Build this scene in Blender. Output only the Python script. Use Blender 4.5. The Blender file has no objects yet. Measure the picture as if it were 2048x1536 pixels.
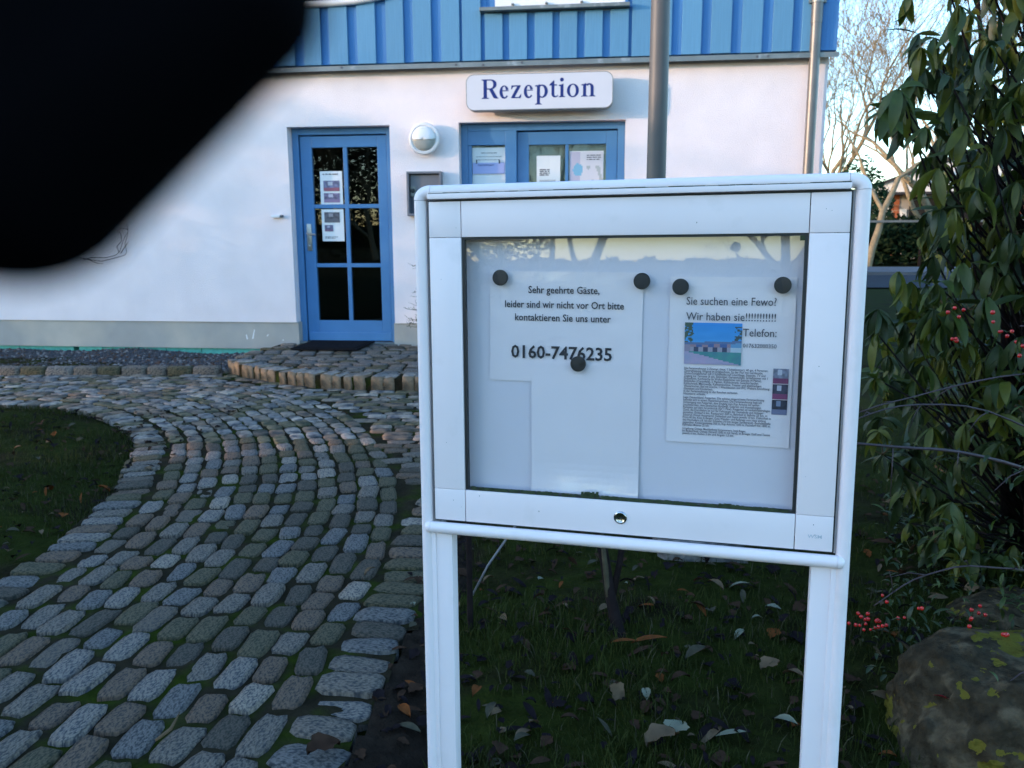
import bpy, bmesh, math, random
from mathutils import Vector, Matrix, noise
R = math.radians
random.seed(7)
sc = bpy.context.scene

# ------------------------------------------------------------------ camera, sky, sun, exposure
EYE = Vector((0, 0, 1.24))
pitch, roll = R(10.3), 0.004
fwd = Vector((0, math.cos(pitch), -math.sin(pitch)))
r0 = Vector((1, 0, 0)); u0 = r0.cross(fwd)
right = math.cos(roll)*r0 - math.sin(roll)*u0
up = math.sin(roll)*r0 + math.cos(roll)*u0
cam_d = bpy.data.cameras.new('camera'); cam = bpy.data.objects.new('camera', cam_d)
sc.collection.objects.link(cam); sc.camera = cam
cam.matrix_world = Matrix(((right.x, up.x, -fwd.x, EYE.x), (right.y, up.y, -fwd.y, EYE.y), (right.z, up.z, -fwd.z, EYE.z), (0, 0, 0, 1)))
cam_d.sensor_width = 36; cam_d.lens = 1658/2048*36
cam_d.clip_start = 0.005; cam_d.clip_end = 2000
cam_d.dof.use_dof = True; cam_d.dof.focus_distance = 1.5; cam_d.dof.aperture_fstop = 11.5

SUN = Vector((-0.9655, -0.261, 0.125)).normalized()
w = bpy.data.worlds.new('World'); sc.world = w; w.use_nodes = True
nt = w.node_tree; bg = nt.nodes['Background']
sky = nt.nodes.new('ShaderNodeTexSky'); sky.sky_type = 'NISHITA'; sky.sun_disc = False
sky.sun_elevation = math.asin(SUN.z); sky.sun_rotation = math.atan2(SUN.x, SUN.y)
sky.air_density = 1.0; sky.dust_density = .5; sky.ozone_density = 3.0
nt.links.new(sky.outputs[0], bg.inputs[0]); bg.inputs[1].default_value = 0.15
sl = bpy.data.lights.new('sun', 'SUN'); sl.energy = 0.6; sl.angle = R(0.55); sl.color = (1, .66, .46)
so = bpy.data.objects.new('sun', sl); sc.collection.objects.link(so)
so.rotation_euler = SUN.to_track_quat('Z', 'Y').to_euler()
vs = sc.view_settings; sc.display_settings.display_device = 'sRGB'
vs.view_transform = 'Standard'; vs.look = 'None'; vs.gamma = 1; vs.use_curve_mapping = False
vs.exposure = 2.76

# ------------------------------------------------------------------ materials
def mat(name, col, rough=.6, var=.0, vscale=8, bump=0, bscale=60, metal=0, spec=.5, col2=None, c2scale=3, c2lo=.5, c2hi=.6, coat=0, trans=0, stretch=None, rnd=0):
    m = bpy.data.materials.new(name); m.use_nodes = True; t = m.node_tree; N = t.nodes; L = t.links
    b = N['Principled BSDF']; b.inputs['Roughness'].default_value = rough; b.inputs['Metallic'].default_value = metal
    b.inputs['Specular IOR Level'].default_value = spec if rough < .8 else (.03 if spec == .5 else spec); b.inputs['Coat Weight'].default_value = coat
    tc = N.new('ShaderNodeTexCoord'); vec = tc.outputs['Object']
    if stretch:
        mp = N.new('ShaderNodeMapping'); mp.inputs['Scale'].default_value = stretch; L.new(vec, mp.inputs[0]); vec = mp.outputs[0]
    rgb = N.new('ShaderNodeRGB'); rgb.outputs[0].default_value = (*col, 1); out = rgb.outputs[0]
    if col2:
        n = N.new('ShaderNodeTexNoise'); n.inputs['Scale'].default_value = c2scale; n.inputs['Detail'].default_value = 6; L.new(vec, n.inputs['Vector'])
        mr = N.new('ShaderNodeMapRange'); mr.inputs['From Min'].default_value = c2lo; mr.inputs['From Max'].default_value = c2hi; L.new(n.outputs[0], mr.inputs[0])
        mx = N.new('ShaderNodeMix'); mx.data_type = 'RGBA'; L.new(mr.outputs[0], mx.inputs[0]); L.new(out, mx.inputs[6]); mx.inputs[7].default_value = (*col2, 1); out = mx.outputs[2]
    if var or rnd:
        n = N.new('ShaderNodeTexNoise'); n.inputs['Scale'].default_value = vscale; n.inputs['Detail'].default_value = 5; L.new(vec, n.inputs['Vector'])
        mr = N.new('ShaderNodeMapRange'); mr.inputs['From Min'].default_value = .25; mr.inputs['From Max'].default_value = .75
        mr.inputs['To Min'].default_value = 1-var; mr.inputs['To Max'].default_value = 1+var; L.new(n.outputs[0], mr.inputs[0]); f = mr.outputs[0]
        if rnd:
            oi = N.new('ShaderNodeObjectInfo'); m2 = N.new('ShaderNodeMapRange'); m2.inputs['To Min'].default_value = 1-rnd; m2.inputs['To Max'].default_value = 1+rnd
            L.new(oi.outputs['Random'], m2.inputs[0]); mu = N.new('ShaderNodeMath'); mu.operation = 'MULTIPLY'; L.new(f, mu.inputs[0]); L.new(m2.outputs[0], mu.inputs[1]); f = mu.outputs[0]
        vm = N.new('ShaderNodeVectorMath'); vm.operation = 'SCALE'; L.new(out, vm.inputs[0]); L.new(f, vm.inputs['Scale']); out = vm.outputs[0]
    L.new(out, b.inputs['Base Color'])
    if bump:
        n = N.new('ShaderNodeTexNoise'); n.inputs['Scale'].default_value = bscale; n.inputs['Detail'].default_value = 6; L.new(tc.outputs['Object'], n.inputs['Vector'])
        bp = N.new('ShaderNodeBump'); bp.inputs['Strength'].default_value = 1; bp.inputs['Distance'].default_value = bump; L.new(n.outputs[0], bp.inputs['Height']); L.new(bp.outputs[0], b.inputs['Normal'])
    if trans:
        tr = N.new('ShaderNodeBsdfTranslucent'); L.new(out, tr.inputs[0]); ms = N.new('ShaderNodeMixShader'); ms.inputs[0].default_value = trans
        L.new(b.outputs[0], ms.inputs[1]); L.new(tr.outputs[0], ms.inputs[2]); L.new(ms.outputs[0], N['Material Output'].inputs[0])
    return m

def glass_mat(name, tint=(1, 1, 1), ior=1.52, rough=0.0, strength=1.8):
    m = bpy.data.materials.new(name); m.use_nodes = True; t = m.node_tree; N = t.nodes; L = t.links
    N.remove(N['Principled BSDF'])
    tr = N.new('ShaderNodeBsdfTransparent'); tr.inputs[0].default_value = (*tint, 1)
    gl = N.new('ShaderNodeBsdfGlossy'); gl.inputs['Roughness'].default_value = rough
    lw = N.new('ShaderNodeLayerWeight'); lw.inputs[0].default_value = .5
    pw = N.new('ShaderNodeMath'); pw.operation = 'POWER'; pw.inputs[1].default_value = 5; L.new(lw.outputs['Facing'], pw.inputs[0])
    mu = N.new('ShaderNodeMath'); mu.operation = 'MULTIPLY_ADD'; mu.inputs[1].default_value = .95; mu.inputs[2].default_value = .043*strength; mu.use_clamp = True; L.new(pw.outputs[0], mu.inputs[0])
    ms = N.new('ShaderNodeMixShader'); L.new(mu.outputs[0], ms.inputs[0]); L.new(tr.outputs[0], ms.inputs[1]); L.new(gl.outputs[0], ms.inputs[2])
    L.new(ms.outputs[0], N['Material Output'].inputs[0]); return m

def attr_mat(name, rough=.5):
    m = bpy.data.materials.new(name); m.use_nodes = True; t = m.node_tree; b = t.nodes['Principled BSDF']; b.inputs['Roughness'].default_value = rough
    a = t.nodes.new('ShaderNodeAttribute'); a.attribute_name = 'print'; t.links.new(a.outputs['Color'], b.inputs['Base Color']); return m

M = dict(
    plaster=mat('white_plaster', (.84, .765, .77), .9, .05, 3, .006, 110, spec=.2),
    plinth=mat('grey_plinth', (.37, .365, .34), .85, .08, 3, .002, 90, spec=.2, col2=(.47, .44, .38), c2scale=1.6, c2lo=.45, c2hi=.65),
    insul=mat('teal_insulation', (.12, .42, .34), .8, .2, 20, .003, 60),
    siding=mat('blue_board', (.10, .265, .43), .62, .07, 3, .0015, 40, spec=.3, stretch=(30, 30, 1.2), rnd=.05),
    siding_shade=mat('blue_board_shaded', (.06, .20, .45), .65, .08, 3, .0015, 40, spec=.3, stretch=(30, 30, 1.2), rnd=.05),  # same paint as the proud boards, with the recess shade put into the colour
    zinc=mat('zinc_flashing', (.20, .21, .20), .45, .15, 6, .001, 30, metal=.6, col2=(.35, .35, .34), c2scale=9, c2lo=.6, c2hi=.7),
    door=mat('blue_door_paint', (.06, .20, .42), .42, .06, 5, .0006, 50, spec=.5, coat=.1),
    dark=mat('dark_interior', (.02, .02, .02), .9),
    blind=mat('grey_blind', (.36, .38, .33), .8, .05),
    paper=mat('paper', (.78, .80, .80), .6, .02, 12),
    sleeve=mat('glossy_sleeve_paper', (.83, .77, .79), .2, .02, 12, .0012, 14, coat=.6),
    ink=mat('black_ink', (.025, .025, .035), .6),
    greyink=mat('grey_ink', (.06, .06, .08), .6),
    navy=mat('navy_letter', (.012, .03, .17), .6, spec=.2),
    signface=mat('sign_face', (.60, .60, .64), .4, .02, 4),
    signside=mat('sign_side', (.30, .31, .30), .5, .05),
    lampwhite=mat('lamp_white', (.75, .75, .75), .35, .03),
    lampglass=mat('frosted_glass', (.36, .37, .34), .18, .08, 20, coat=.5),
    greybox=mat('grey_box', (.16, .16, .18), .5, .06, 10),
    darkbox=mat('dark_box', (.05, .06, .09), .5),
    alu=mat('white_aluminium', (.87, .77, .77), .36, .03, 5, .0004, 15, spec=.5, col2=(.80, .71, .70), c2scale=14, c2lo=.6, c2hi=.75),
    aluback=mat('white_back_panel', (.70, .67, .72), .5, .03, 3),
    seal=mat('black_seal', (.012, .013, .014), .5),
    grime=mat('green_grime', (.05, .065, .035), .9, .4, 80),
    chrome=mat('chrome', (.45, .45, .47), .2, metal=1),
    steel=mat('brushed_steel', (.42, .40, .37), .35, .1, 20, metal=.8),
    magnet=mat('black_magnet', (.017, .017, .019), .45, .1),
    pole=mat('grey_post_paint', (.095, .088, .082), .5, .08, 8),
    pipe=mat('zinc_pipe', (.15, .145, .14), .42, .15, 6, metal=.5),
    joint=mat('mossy_joint', (.024, .019, .011), .95, .4, 14, .012, 40, col2=(.024, .034, .004), c2scale=6, c2lo=.46, c2hi=.64),
    soil=mat('dark_soil', (.020, .014, .010), .95, .4, 20, .012, 60),
    lawn=mat('mossy_lawn', (.019, .024, .004), .95, .4, 12, .014, 50, col2=(.016, .011, .006), c2scale=2.2, c2lo=.5, c2hi=.68),
    grass=mat('grass_blade', (.030, .038, .005), .85, .35, 5, trans=.25, spec=.2),
    drygrass=mat('dry_grass_blade', (.06, .052, .026), .85, .3, 9, trans=.2, spec=.2),
    asphalt=mat('asphalt', (.045, .045, .052), .9, .15, 3, .01, 30),
    pave=mat('pale_pavement', (.11, .115, .125), .9, .1, 2, .01, 20),
    bark=mat('pale_bark', (.24, .19, .12), .9, .25, 8, .006, 30),
    twig=mat('twig_bark', (.17, .125, .07), .9, .2, 8),
    darkbark=mat('dark_bark', (.016, .012, .012), .8, .3, 30, .003, 60),
    purplebark=mat('purple_bark', (.05, .03, .035), .6, .3, 30, .002, 80),
    conifer=mat('conifer_green', (.02, .045, .02), .8, .4, 10),
    hedge=mat('dark_hedge', (.018, .03, .012), .8, .4, 6, trans=.1),
    berry=mat('red_berry', (.50, .015, .012), .25, .1, coat=.3),
    redleaf=mat('red_leaf', (.35, .01, .02), .5, .2),
    brick=mat('orange_brick', (.32, .11, .055), .85, .2, 10),
    brickb=mat('weathered_red_brick', (.26, .085, .05), .85, .2, 10),
    roof=mat('dark_roof', (.045, .045, .05), .8, .2, 10, .01, 20),
    mortar=mat('mortar', (.3, .28, .25), .9),
    housewhite=mat('far_white', (.66, .64, .60), .8, .05),
    mat_rubber=mat('rubber_mat', (.012, .012, .014), .8, .3, 60, .004, 120),
    gravel=mat('gravel', (.085, .08, .085), .8, .3, 30),
    gravel2=mat('pale_gravel', (.22, .20, .19), .8, .3, 30),
    gravel3=mat('brown_gravel', (.10, .06, .045), .8, .3, 30),
    glove=mat('black_glove', (.0012, .0013, .002), .8, .1, 400, spec=.02),
    pane=glass_mat('clear_glass', strength=1.15),
    doorpane=glass_mat('door_glass', (.8, .85, .85), strength=1.1),
    printm=attr_mat('printed_picture'),
)
STONE = []
for nme, a, b in [('pale_blue_granite', (0.317, 0.262, 0.214), (.07, .075, .085)), ('grey_granite', (0.247, 0.198, 0.153), (.06, .06, .06)), ('blue_granite', (0.212, 0.191, 0.174), (.05, .055, .06)), ('brown_granite', (0.212, 0.138, 0.090), (.05, .045, .04)),
                  ('mossy_granite', (0.138, 0.110, 0.061), (.032, .038, .02)), ('dark_granite', (0.117, 0.091, 0.067), (.03, .033, .024)), ('light_granite', (0.424, 0.339, 0.260), (.09, .09, .095)), ('pinkish_granite', (0.19, 0.145, 0.105), (.07, .065, .06))]:
    STONE.append(mat(nme, a, .78, .34, 30, .009, 75, spec=.3, col2=b, c2scale=13, c2lo=.44, c2hi=.62))
SUNLIT = mat('sunlit_rough_granite', (.25, .17, .11), .9, .45, 22, .016, 50, col2=(.09, .07, .05), c2scale=11, c2lo=.42, c2hi=.6)  # glow of the low sun painted into the side faces of the step blocks
LEAFM = [mat('leaf_green', (.050, .076, .010), .52, .25, 30, .0012, 60, trans=.32), mat('leaf_dark', (.026, .044, .010), .5, .25, 30, .0012, 60, trans=.22),
         mat('leaf_yellowgreen', (.105, .115, .012), .5, .25, 30, .0012, 60, trans=.4)]
DEAD = {'brown': mat('leaf_brown', (.045, .024, .015), .85, .3, 40), 'tan': mat('leaf_tan', (.13, .085, .05), .85, .25, 40), 'pale': mat('leaf_pale', (.15, .145, .09), .6, .2, 40),
        'orange': mat('leaf_orange', (.14, .045, .014), .85, .3, 40), 'dark': mat('leaf_blackened', (.014, .010, .011), .85, .3, 40), 'grey': mat('leaf_greyish', (.060, .052, .034), .85, .3, 40)}
# boulder with lichen
def lichen_mat():
    m = mat('lichened_boulder', (.044, .034, .021), .95, .55, 26, .05, 18, col2=(.088, .066, .040), c2scale=15, c2lo=.50, c2hi=.60)
    t = m.node_tree; N = t.nodes; L = t.links; b = N['Principled BSDF']; src = b.inputs['Base Color'].links[0].from_socket
    tc = N.new('ShaderNodeTexCoord'); v = N.new('ShaderNodeTexVoronoi'); v.inputs['Scale'].default_value = 17
    nz = N.new('ShaderNodeTexNoise'); nz.inputs['Scale'].default_value = 22; nz.inputs['Detail'].default_value = 5; L.new(tc.outputs['Object'], nz.inputs['Vector'])
    ad = N.new('ShaderNodeVectorMath'); ad.operation = 'MULTIPLY_ADD'; ad.inputs[1].default_value = (.09, .09, .09); L.new(nz.outputs['Color'], ad.inputs[0]); L.new(tc.outputs['Object'], ad.inputs[2])
    L.new(ad.outputs[0], v.inputs['Vector'])
    n2 = N.new('ShaderNodeTexNoise'); n2.inputs['Scale'].default_value = 3.2; L.new(tc.outputs['Object'], n2.inputs['Vector'])
    mr = N.new('ShaderNodeMapRange'); mr.inputs['From Min'].default_value = .42; mr.inputs['From Max'].default_value = .62; mr.inputs['To Min'].default_value = .15; mr.inputs['To Max'].default_value = .72; L.new(n2.outputs[0], mr.inputs[0])
    lt = N.new('ShaderNodeMath'); lt.operation = 'LESS_THAN'; L.new(v.outputs['Distance'], lt.inputs[0]); L.new(mr.outputs[0], lt.inputs[1])
    mx = N.new('ShaderNodeMix'); mx.data_type = 'RGBA'; L.new(lt.outputs[0], mx.inputs[0]); L.new(src, mx.inputs[6]); mx.inputs[7].default_value = (.12, .10, .018, 1); L.new(mx.outputs[2], b.inputs['Base Color'])
    return m
M['boulder'] = lichen_mat()

# ------------------------------------------------------------------ helpers
COL = sc.collection
class MB:
    def __init__(s): s.v = []; s.f = []; s.mi = []; s.cur = 0
    def add(s, vs_, fs_):
        k = len(s.v); s.v += [tuple(v) for v in vs_]; s.f += [tuple(i+k for i in f) for f in fs_]; s.mi += [s.cur]*len(fs_); return s
    def box(s, x0, x1, y0, y1, z0, z1, bev=0):
        if bev:
            b = min(bev, (x1-x0)/2.01, (y1-y0)/2.01, (z1-z0)/2.01); bm = bmesh.new(); bmesh.ops.create_cube(bm, size=1)
            for v in bm.verts: v.co = Vector(((x0+x1)/2+v.co.x*(x1-x0), (y0+y1)/2+v.co.y*(y1-y0), (z0+z1)/2+v.co.z*(z1-z0)))
            bmesh.ops.bevel(bm, geom=bm.edges[:], offset=b, segments=2, affect='EDGES', profile=.6)
            bm.verts.index_update(); s.add([v.co for v in bm.verts], [[v.index for v in f.verts] for f in bm.faces]); bm.free(); return s
        return s.add([(x0,y0,z0),(x1,y0,z0),(x1,y1,z0),(x0,y1,z0),(x0,y0,z1),(x1,y0,z1),(x1,y1,z1),(x0,y1,z1)],
                     [(0,3,2,1),(4,5,6,7),(0,1,5,4),(1,2,6,5),(2,3,7,6),(3,0,4,7)])
    def tube(s, pts, rad, n=8, cap=True, squash=None):
        pts = [Vector(p) for p in pts]; k = len(pts); rad = rad if isinstance(rad, (list, tuple)) else [rad]*k
        V = []; F = []; ref = None
        for i, p in enumerate(pts):
            d = (pts[min(i+1, k-1)]-pts[max(i-1, 0)]).normalized()
            if ref is None: ref = d.orthogonal().normalized()
            a = (ref-d*ref.dot(d)); a = a.normalized() if a.length > 1e-6 else d.orthogonal().normalized(); ref = a; b = d.cross(a)
            for j in range(n):
                th = 2*math.pi*j/n; V.append(p+(a*math.cos(th)+b*math.sin(th))*rad[i])
        for i in range(k-1):
            for j in range(n): F.append((i*n+j, i*n+(j+1) % n, (i+1)*n+(j+1) % n, (i+1)*n+j))
        if cap: F.append(tuple(range(n-1, -1, -1))); F.append(tuple((k-1)*n+j for j in range(n)))
        return s.add(V, F)
    def lathe(s, prof, n=24, axis='Z', c=(0, 0, 0)):     # prof: (r, h)
        V = []; F = []
        for r, h in prof:
            for j in range(n):
                th = 2*math.pi*j/n; x, y = r*math.cos(th), r*math.sin(th)
                p = (x, y, h) if axis == 'Z' else (x, -h, y)
                V.append((p[0]+c[0], p[1]+c[1], p[2]+c[2]))
        for i in range(len(prof)-1):
            for j in range(n): F.append((i*n+j, i*n+(j+1) % n, (i+1)*n+(j+1) % n, (i+1)*n+j))
        F.append(tuple(range(n-1, -1, -1))); F.append(tuple((len(prof)-1)*n+j for j in range(n)))
        return s.add(V, F)
    def prism(s, poly, y0, y1):      # poly in x,z extruded along y
        n = len(poly); V = [(x, y0, z) for x, z in poly]+[(x, y1, z) for x, z in poly]
        F = [tuple(range(n)), tuple(range(2*n-1, n-1, -1))]+[(i, i+n, (i+1) % n+n, (i+1) % n) for i in range(n)]
        return s.add(V, F)
    def mesh(s, name, mats, smooth=False):
        me = bpy.data.meshes.new(name); me.from_pydata(s.v, [], s.f)
        for m in (mats if isinstance(mats, (list, tuple)) else [mats]): me.materials.append(m)
        if any(s.mi): me.polygons.foreach_set('material_index', s.mi)
        if smooth: me.polygons.foreach_set('use_smooth', [True]*len(me.polygons))
        me.update(); return me
    def build(s, name, mats, parent=None, smooth=False, loc=None, rz=0, auto=False):
        me = s.mesh(name, mats, smooth)
        if auto: 
            bm = bmesh.new(); bm.from_mesh(me); bmesh.ops.recalc_face_normals(bm, faces=bm.faces[:])
            for e in bm.edges:
                if len(e.link_faces) == 2: e.smooth = e.calc_face_angle(0) < R(38)
            for f in bm.faces: f.smooth = True
            bm.to_mesh(me); bm.free()
        return link(name, me, parent, loc, rz)
def link(name, me, parent=None, loc=None, rz=0):
    o = bpy.data.objects.new(name, me); COL.objects.link(o)
    if parent: o.parent = parent
    if loc is not None: o.location = loc
    if rz: o.rotation_euler = (0, 0, rz)
    return o
def tag(o, label=None, cat=None, group=None, kind=None):
    if label: o['label'] = label
    if cat: o['category'] = cat
    if group: o['group'] = group
    if kind: o['kind'] = kind
    return o
def empty(name, loc=(0, 0, 0), rz=0, rot=None):
    o = bpy.data.objects.new(name, None); COL.objects.link(o); o.location = loc
    o.rotation_euler = rot if rot is not None else (0, 0, rz); o.empty_display_size = .1; return o
def text_mesh(body, size, x, z, width=None, align='LEFT', bold=0, y=0.0, depth=.0002, height=None):
    cu = bpy.data.curves.new('t', 'FONT'); cu.body = body; cu.size = 1; cu.offset = bold; cu.resolution_u = 2
    o = bpy.data.objects.new('t', cu); COL.objects.link(o); dg = bpy.context.evaluated_depsgraph_get(); me = o.evaluated_get(dg).to_mesh()
    vsx = [v.co.copy() for v in me.vertices]; fs_ = [tuple(p.vertices) for p in me.polygons]; o.evaluated_get(dg).to_mesh_clear()
    bpy.data.objects.remove(o); bpy.data.curves.remove(cu)
    x0 = min(v.x for v in vsx); x1 = max(v.x for v in vsx); sx = sz = size
    if width: sx = width/(x1-x0); sz = sx if size is None else size
    off = -x0 if align == 'LEFT' else (-(x0+x1)/2)
    return [(x+(v.x+off)*sx, y, z+v.y*sz) for v in vsx], fs_

# facade frame: local x along the wall, local y into the house
YAW = R(-6.9); TT = Vector((math.cos(YAW), math.sin(YAW), 0)); NN = Vector((-math.sin(YAW), math.cos(YAW), 0)); DD = 8.33
def W(s, y=0, z=0): return TT*s + NN*(DD+y) + Vector((0, 0, z))
FO = NN*DD

# ------------------------------------------------------------------ ground
def sheet(name, poly, z, m, parent=None, sub=0):
    mb = MB(); mb.add([(x, y, z) for x, y in poly], [tuple(range(len(poly)))]); return mb.build(name, m, parent)
g = MB(); n = 60
V = []; 
for j in range(n+1):
    for i in range(n+1):
        x = -300+600*((i/n*2-1)**3/2+.5); y = -300+600*((j/n*2-1)**3/2+.5); V.append((x, y, -.03+noise.noise(Vector((x*.3, y*.3, 0)))*.012))
g.add(V, [(j*(n+1)+i, j*(n+1)+i+1, (j+1)*(n+1)+i+1, (j+1)*(n+1)+i) for j in range(n) for i in range(n)])
tag(g.build('ground', M['lawn'], smooth=True), 'mossy dark green ground around the paving', kind='structure')

def resample(pts, step):
    out = []; pts = [Vector((a, b)) for a, b in pts]
    L_ = [0]
    for a, b in zip(pts, pts[1:]): L_.append(L_[-1]+(b-a).length)
    k = int(L_[-1]/step)
    for i in range(k+1):
        d = i*step; j = 0
        while j < len(L_)-2 and L_[j+1] < d: j += 1
        u = (d-L_[j])/(L_[j+1]-L_[j]); out.append(pts[j].lerp(pts[j+1], u))
    return out
def smooth_poly(pts, it=6):
    p = [Vector(q) for q in pts]
    for _ in range(it): p = [p[0]]+[(p[i-1]+p[i]*2+p[i+1])/4 for i in range(1, len(p)-1)]+[p[-1]]
    return p
LB = smooth_poly(resample([(-2.17, .8), (-1.985, 1.7), (-1.925, 2.2), (-1.872, 2.85), (-1.86, 3.28), (-1.9, 3.65), (-1.99, 4.05), (-2.11, 4.42), (-2.27, 4.85), (-2.48, 5.2), (-2.74, 5.52), (-3.05, 5.78), (-3.41, 5.97), (-3.8, 6.03), (-8.5, 6.05)], .1))
RB = smooth_poly(resample([(-.58, .8), (-.40, 1.7), (-.345, 2.2), (-.29, 2.85), (-.28, 3.6), (-.2, 4.0), (0, 4.35), (.35, 4.6), (.9, 4.72), (1.3, 5.0), (1.5, 5.6), (1.55, 8.2)], .1))
def offset(poly, d, side):
    out = []
    for i, p in enumerate(poly):
        t_ = (poly[min(i+1, len(poly)-1)]-poly[max(i-1, 0)]).normalized(); out.append(p+Vector((t_.y, -t_.x))*d*side)
    return out
def dist(poly, q): return min((p-q).length for p in poly)
STEPF = [(-2.42, 8.6), (-2.57, 7.42), (-2.38, 7.2), (-2.2, 7.04), (-1.93, 6.82), (-1.63, 6.66), (-1.3, 6.55), (-1.0, 6.49), (-.7, 6.48), (-.3, 6.5), (.2, 6.58), (.6, 6.78), (.95, 7.15), (1.1, 7.7), (1.15, 8.15)]
def in_poly(q, poly):
    c = False; k = len(poly)
    for i in range(k):
        a, b = poly[i], poly[(i+1) % k]
        if (a[1] > q[1]) != (b[1] > q[1]) and q[0] < (b[0]-a[0])*(q[1]-a[1])/(b[1]-a[1])+a[0]: c = not c
    return c

# bed of the cobbled path (soil and moss in the joints)
def grid_region(test, x0, x1, y0, y1, st, zf):
    mb = MB(); idx = {}
    nx = int((x1-x0)/st); ny = int((y1-y0)/st)
    for j in range(ny):
        for i in range(nx):
            if test((x0+(i+.5)*st, y0+(j+.5)*st)):
                f = []
                for a, b in ((i, j), (i+1, j), (i+1, j+1), (i, j+1)):
                    if (a, b) not in idx: idx[(a, b)] = len(mb.v); x, y = x0+a*st, y0+b*st; mb.v.append((x, y, zf(x, y)))
                    f.append(idx[(a, b)])
                mb.f.append(tuple(f)); mb.mi.append(0)
    return mb
LBP = [tuple(p) for p in LB]+[(-8.5, .8)]
RBP = [tuple(p) for p in RB]+[(9, 8.2), (9, .8)]
def on_path(q): return not in_poly(q, LBP) and not in_poly(q, RBP) and q[1] < 8.6
path = grid_region(on_path, -8.4, 1.6, .9, 8.5, .05, lambda x, y: .001+.010*noise.noise(Vector((x*9, y*9, 0)))).build('cobbled_path', M['joint'], smooth=True)
tag(path, 'mossy cobbled path curving up to the entrance step', kind='structure')

# cobble meshes: rounded, slightly irregular setts, unit footprint 1 x 1
def cobble_mesh(seed, m):
    rr = random.Random(seed); mb = MB(); cx = [rr.uniform(-.085, .085) for _ in range(8)]
    base = [(-.5+cx[0]*.8, -.5+cx[1]*.5), (.5+cx[2]*.8, -.5+cx[3]*.5), (.5+cx[4]*.8, .5+cx[5]*.5), (-.5+cx[6]*.8, .5+cx[7]*.5)]
    outl = []
    for k in range(4):
        a = Vector(base[k]); b = Vector(base[(k+1) % 4]); p = Vector(base[k-1])
        outl += [a.lerp(p, .16), a.lerp(b, .16)+Vector((0, 0)), a.lerp(b, .5)*(1+rr.uniform(-.05, .06))]
    outl = [o*(1+rr.uniform(-.05, .045)) for o in outl]
    N_ = len(outl); rings = [(1.0, -.03), (.99, .003), (.94, .0085), (.62, .0108)]
    V_ = []
    for sc_, z in rings:
        for p in outl: V_.append((p.x*sc_, p.y*sc_, z+(rr.uniform(-.0022, .0022) if z > 0 else 0)))
    V_.append((0, 0, .0108+rr.uniform(-.002, .002)))
    F_ = []
    for i in range(3):
        for j in range(N_): F_.append((i*N_+j, i*N_+(j+1) % N_, (i+1)*N_+(j+1) % N_, (i+1)*N_+j))
    for j in range(N_): F_.append((3*N_+j, 3*N_+(j+1) % N_, 4*N_))
    mb.add(V_, F_); return mb
NSH = 5
CM = [[cobble_mesh(100+k, m) for k in range(NSH)] for m in STONE]
CME = [[CM[i][k].mesh('cobblestone', STONE[i], True) for k in range(NSH)] for i in range(len(STONE))]
def tone():
    return random.choices(range(8), [14, 22, 11, 15, 22, 12, 3, 2])[0]
stones = []      # x, y, z, rot, length (local y), width (local x)
def course(poly, l0, l1, wd, along=True, gap=.016, test=None, y0=1.3):
    P = poly; Ls = [0]
    for a, b in zip(P, P[1:]): Ls.append(Ls[-1]+(b-a).length)
    d = random.uniform(0, l0)
    def at(dd):
        j = 0
        while j < len(Ls)-2 and Ls[j+1] < dd: j += 1
        u = (dd-Ls[j])/max(1e-6, Ls[j+1]-Ls[j]); t_ = (P[j+1]-P[j]).normalized(); return P[j].lerp(P[j+1], u), t_
    while True:
        ln = random.uniform(l0, l1)
        if d+ln > Ls[-1]: break
        c, t_ = at(d+ln/2); d += ln+gap*random.uniform(.7, 1.4)
        if c.y < y0 or (test and not test(c)): continue
        rot = math.atan2(t_.y, t_.x)-math.pi/2+random.gauss(0, .045)
        stones.append([c.x+random.gauss(0, .004), c.y+random.gauss(0, .004), random.gauss(0, .0025), rot, ln, wd*random.uniform(.9, 1.04)])
def clear(c): return not in_poly((c.x, c.y), STEPF)
# edge stones lie across the edge: long side radial
course(offset(LB, .088, 1), .088, .108, .176, gap=.009)
kinner = 12; c0 = .19
for k in range(kinner+4):
    dk = c0+.055+k*.098
    course(offset(LB, dk, 1), .125, .195, .088, gap=.011, test=lambda c, dk=dk: clear(c) and (not in_poly((c.x, c.y), RBP)) and dist(RB, c) > .222 and abs(dist(LB, c)-dk) < .05 and (k < kinner or c.y < 3.6))
course(offset(RB, .1, -1), .090, .112, .19, gap=.010, test=clear)
dmax = c0+kinner*.098+.01
yy = 4.05
while yy < 8.2:
    row = [Vector((x/10, yy+.012*x/10)) for x in range(-30, 17)]
    stones_before = len(stones)
    course(row, .13, .21, .091, gap=.011, test=lambda c: clear(c) and dist(LB, c) > dmax+.02 and not in_poly((c.x, c.y), LBP) and not in_poly((c.x, c.y), RBP) and dist(RB, c) > .24)
    yy += .101
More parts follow.
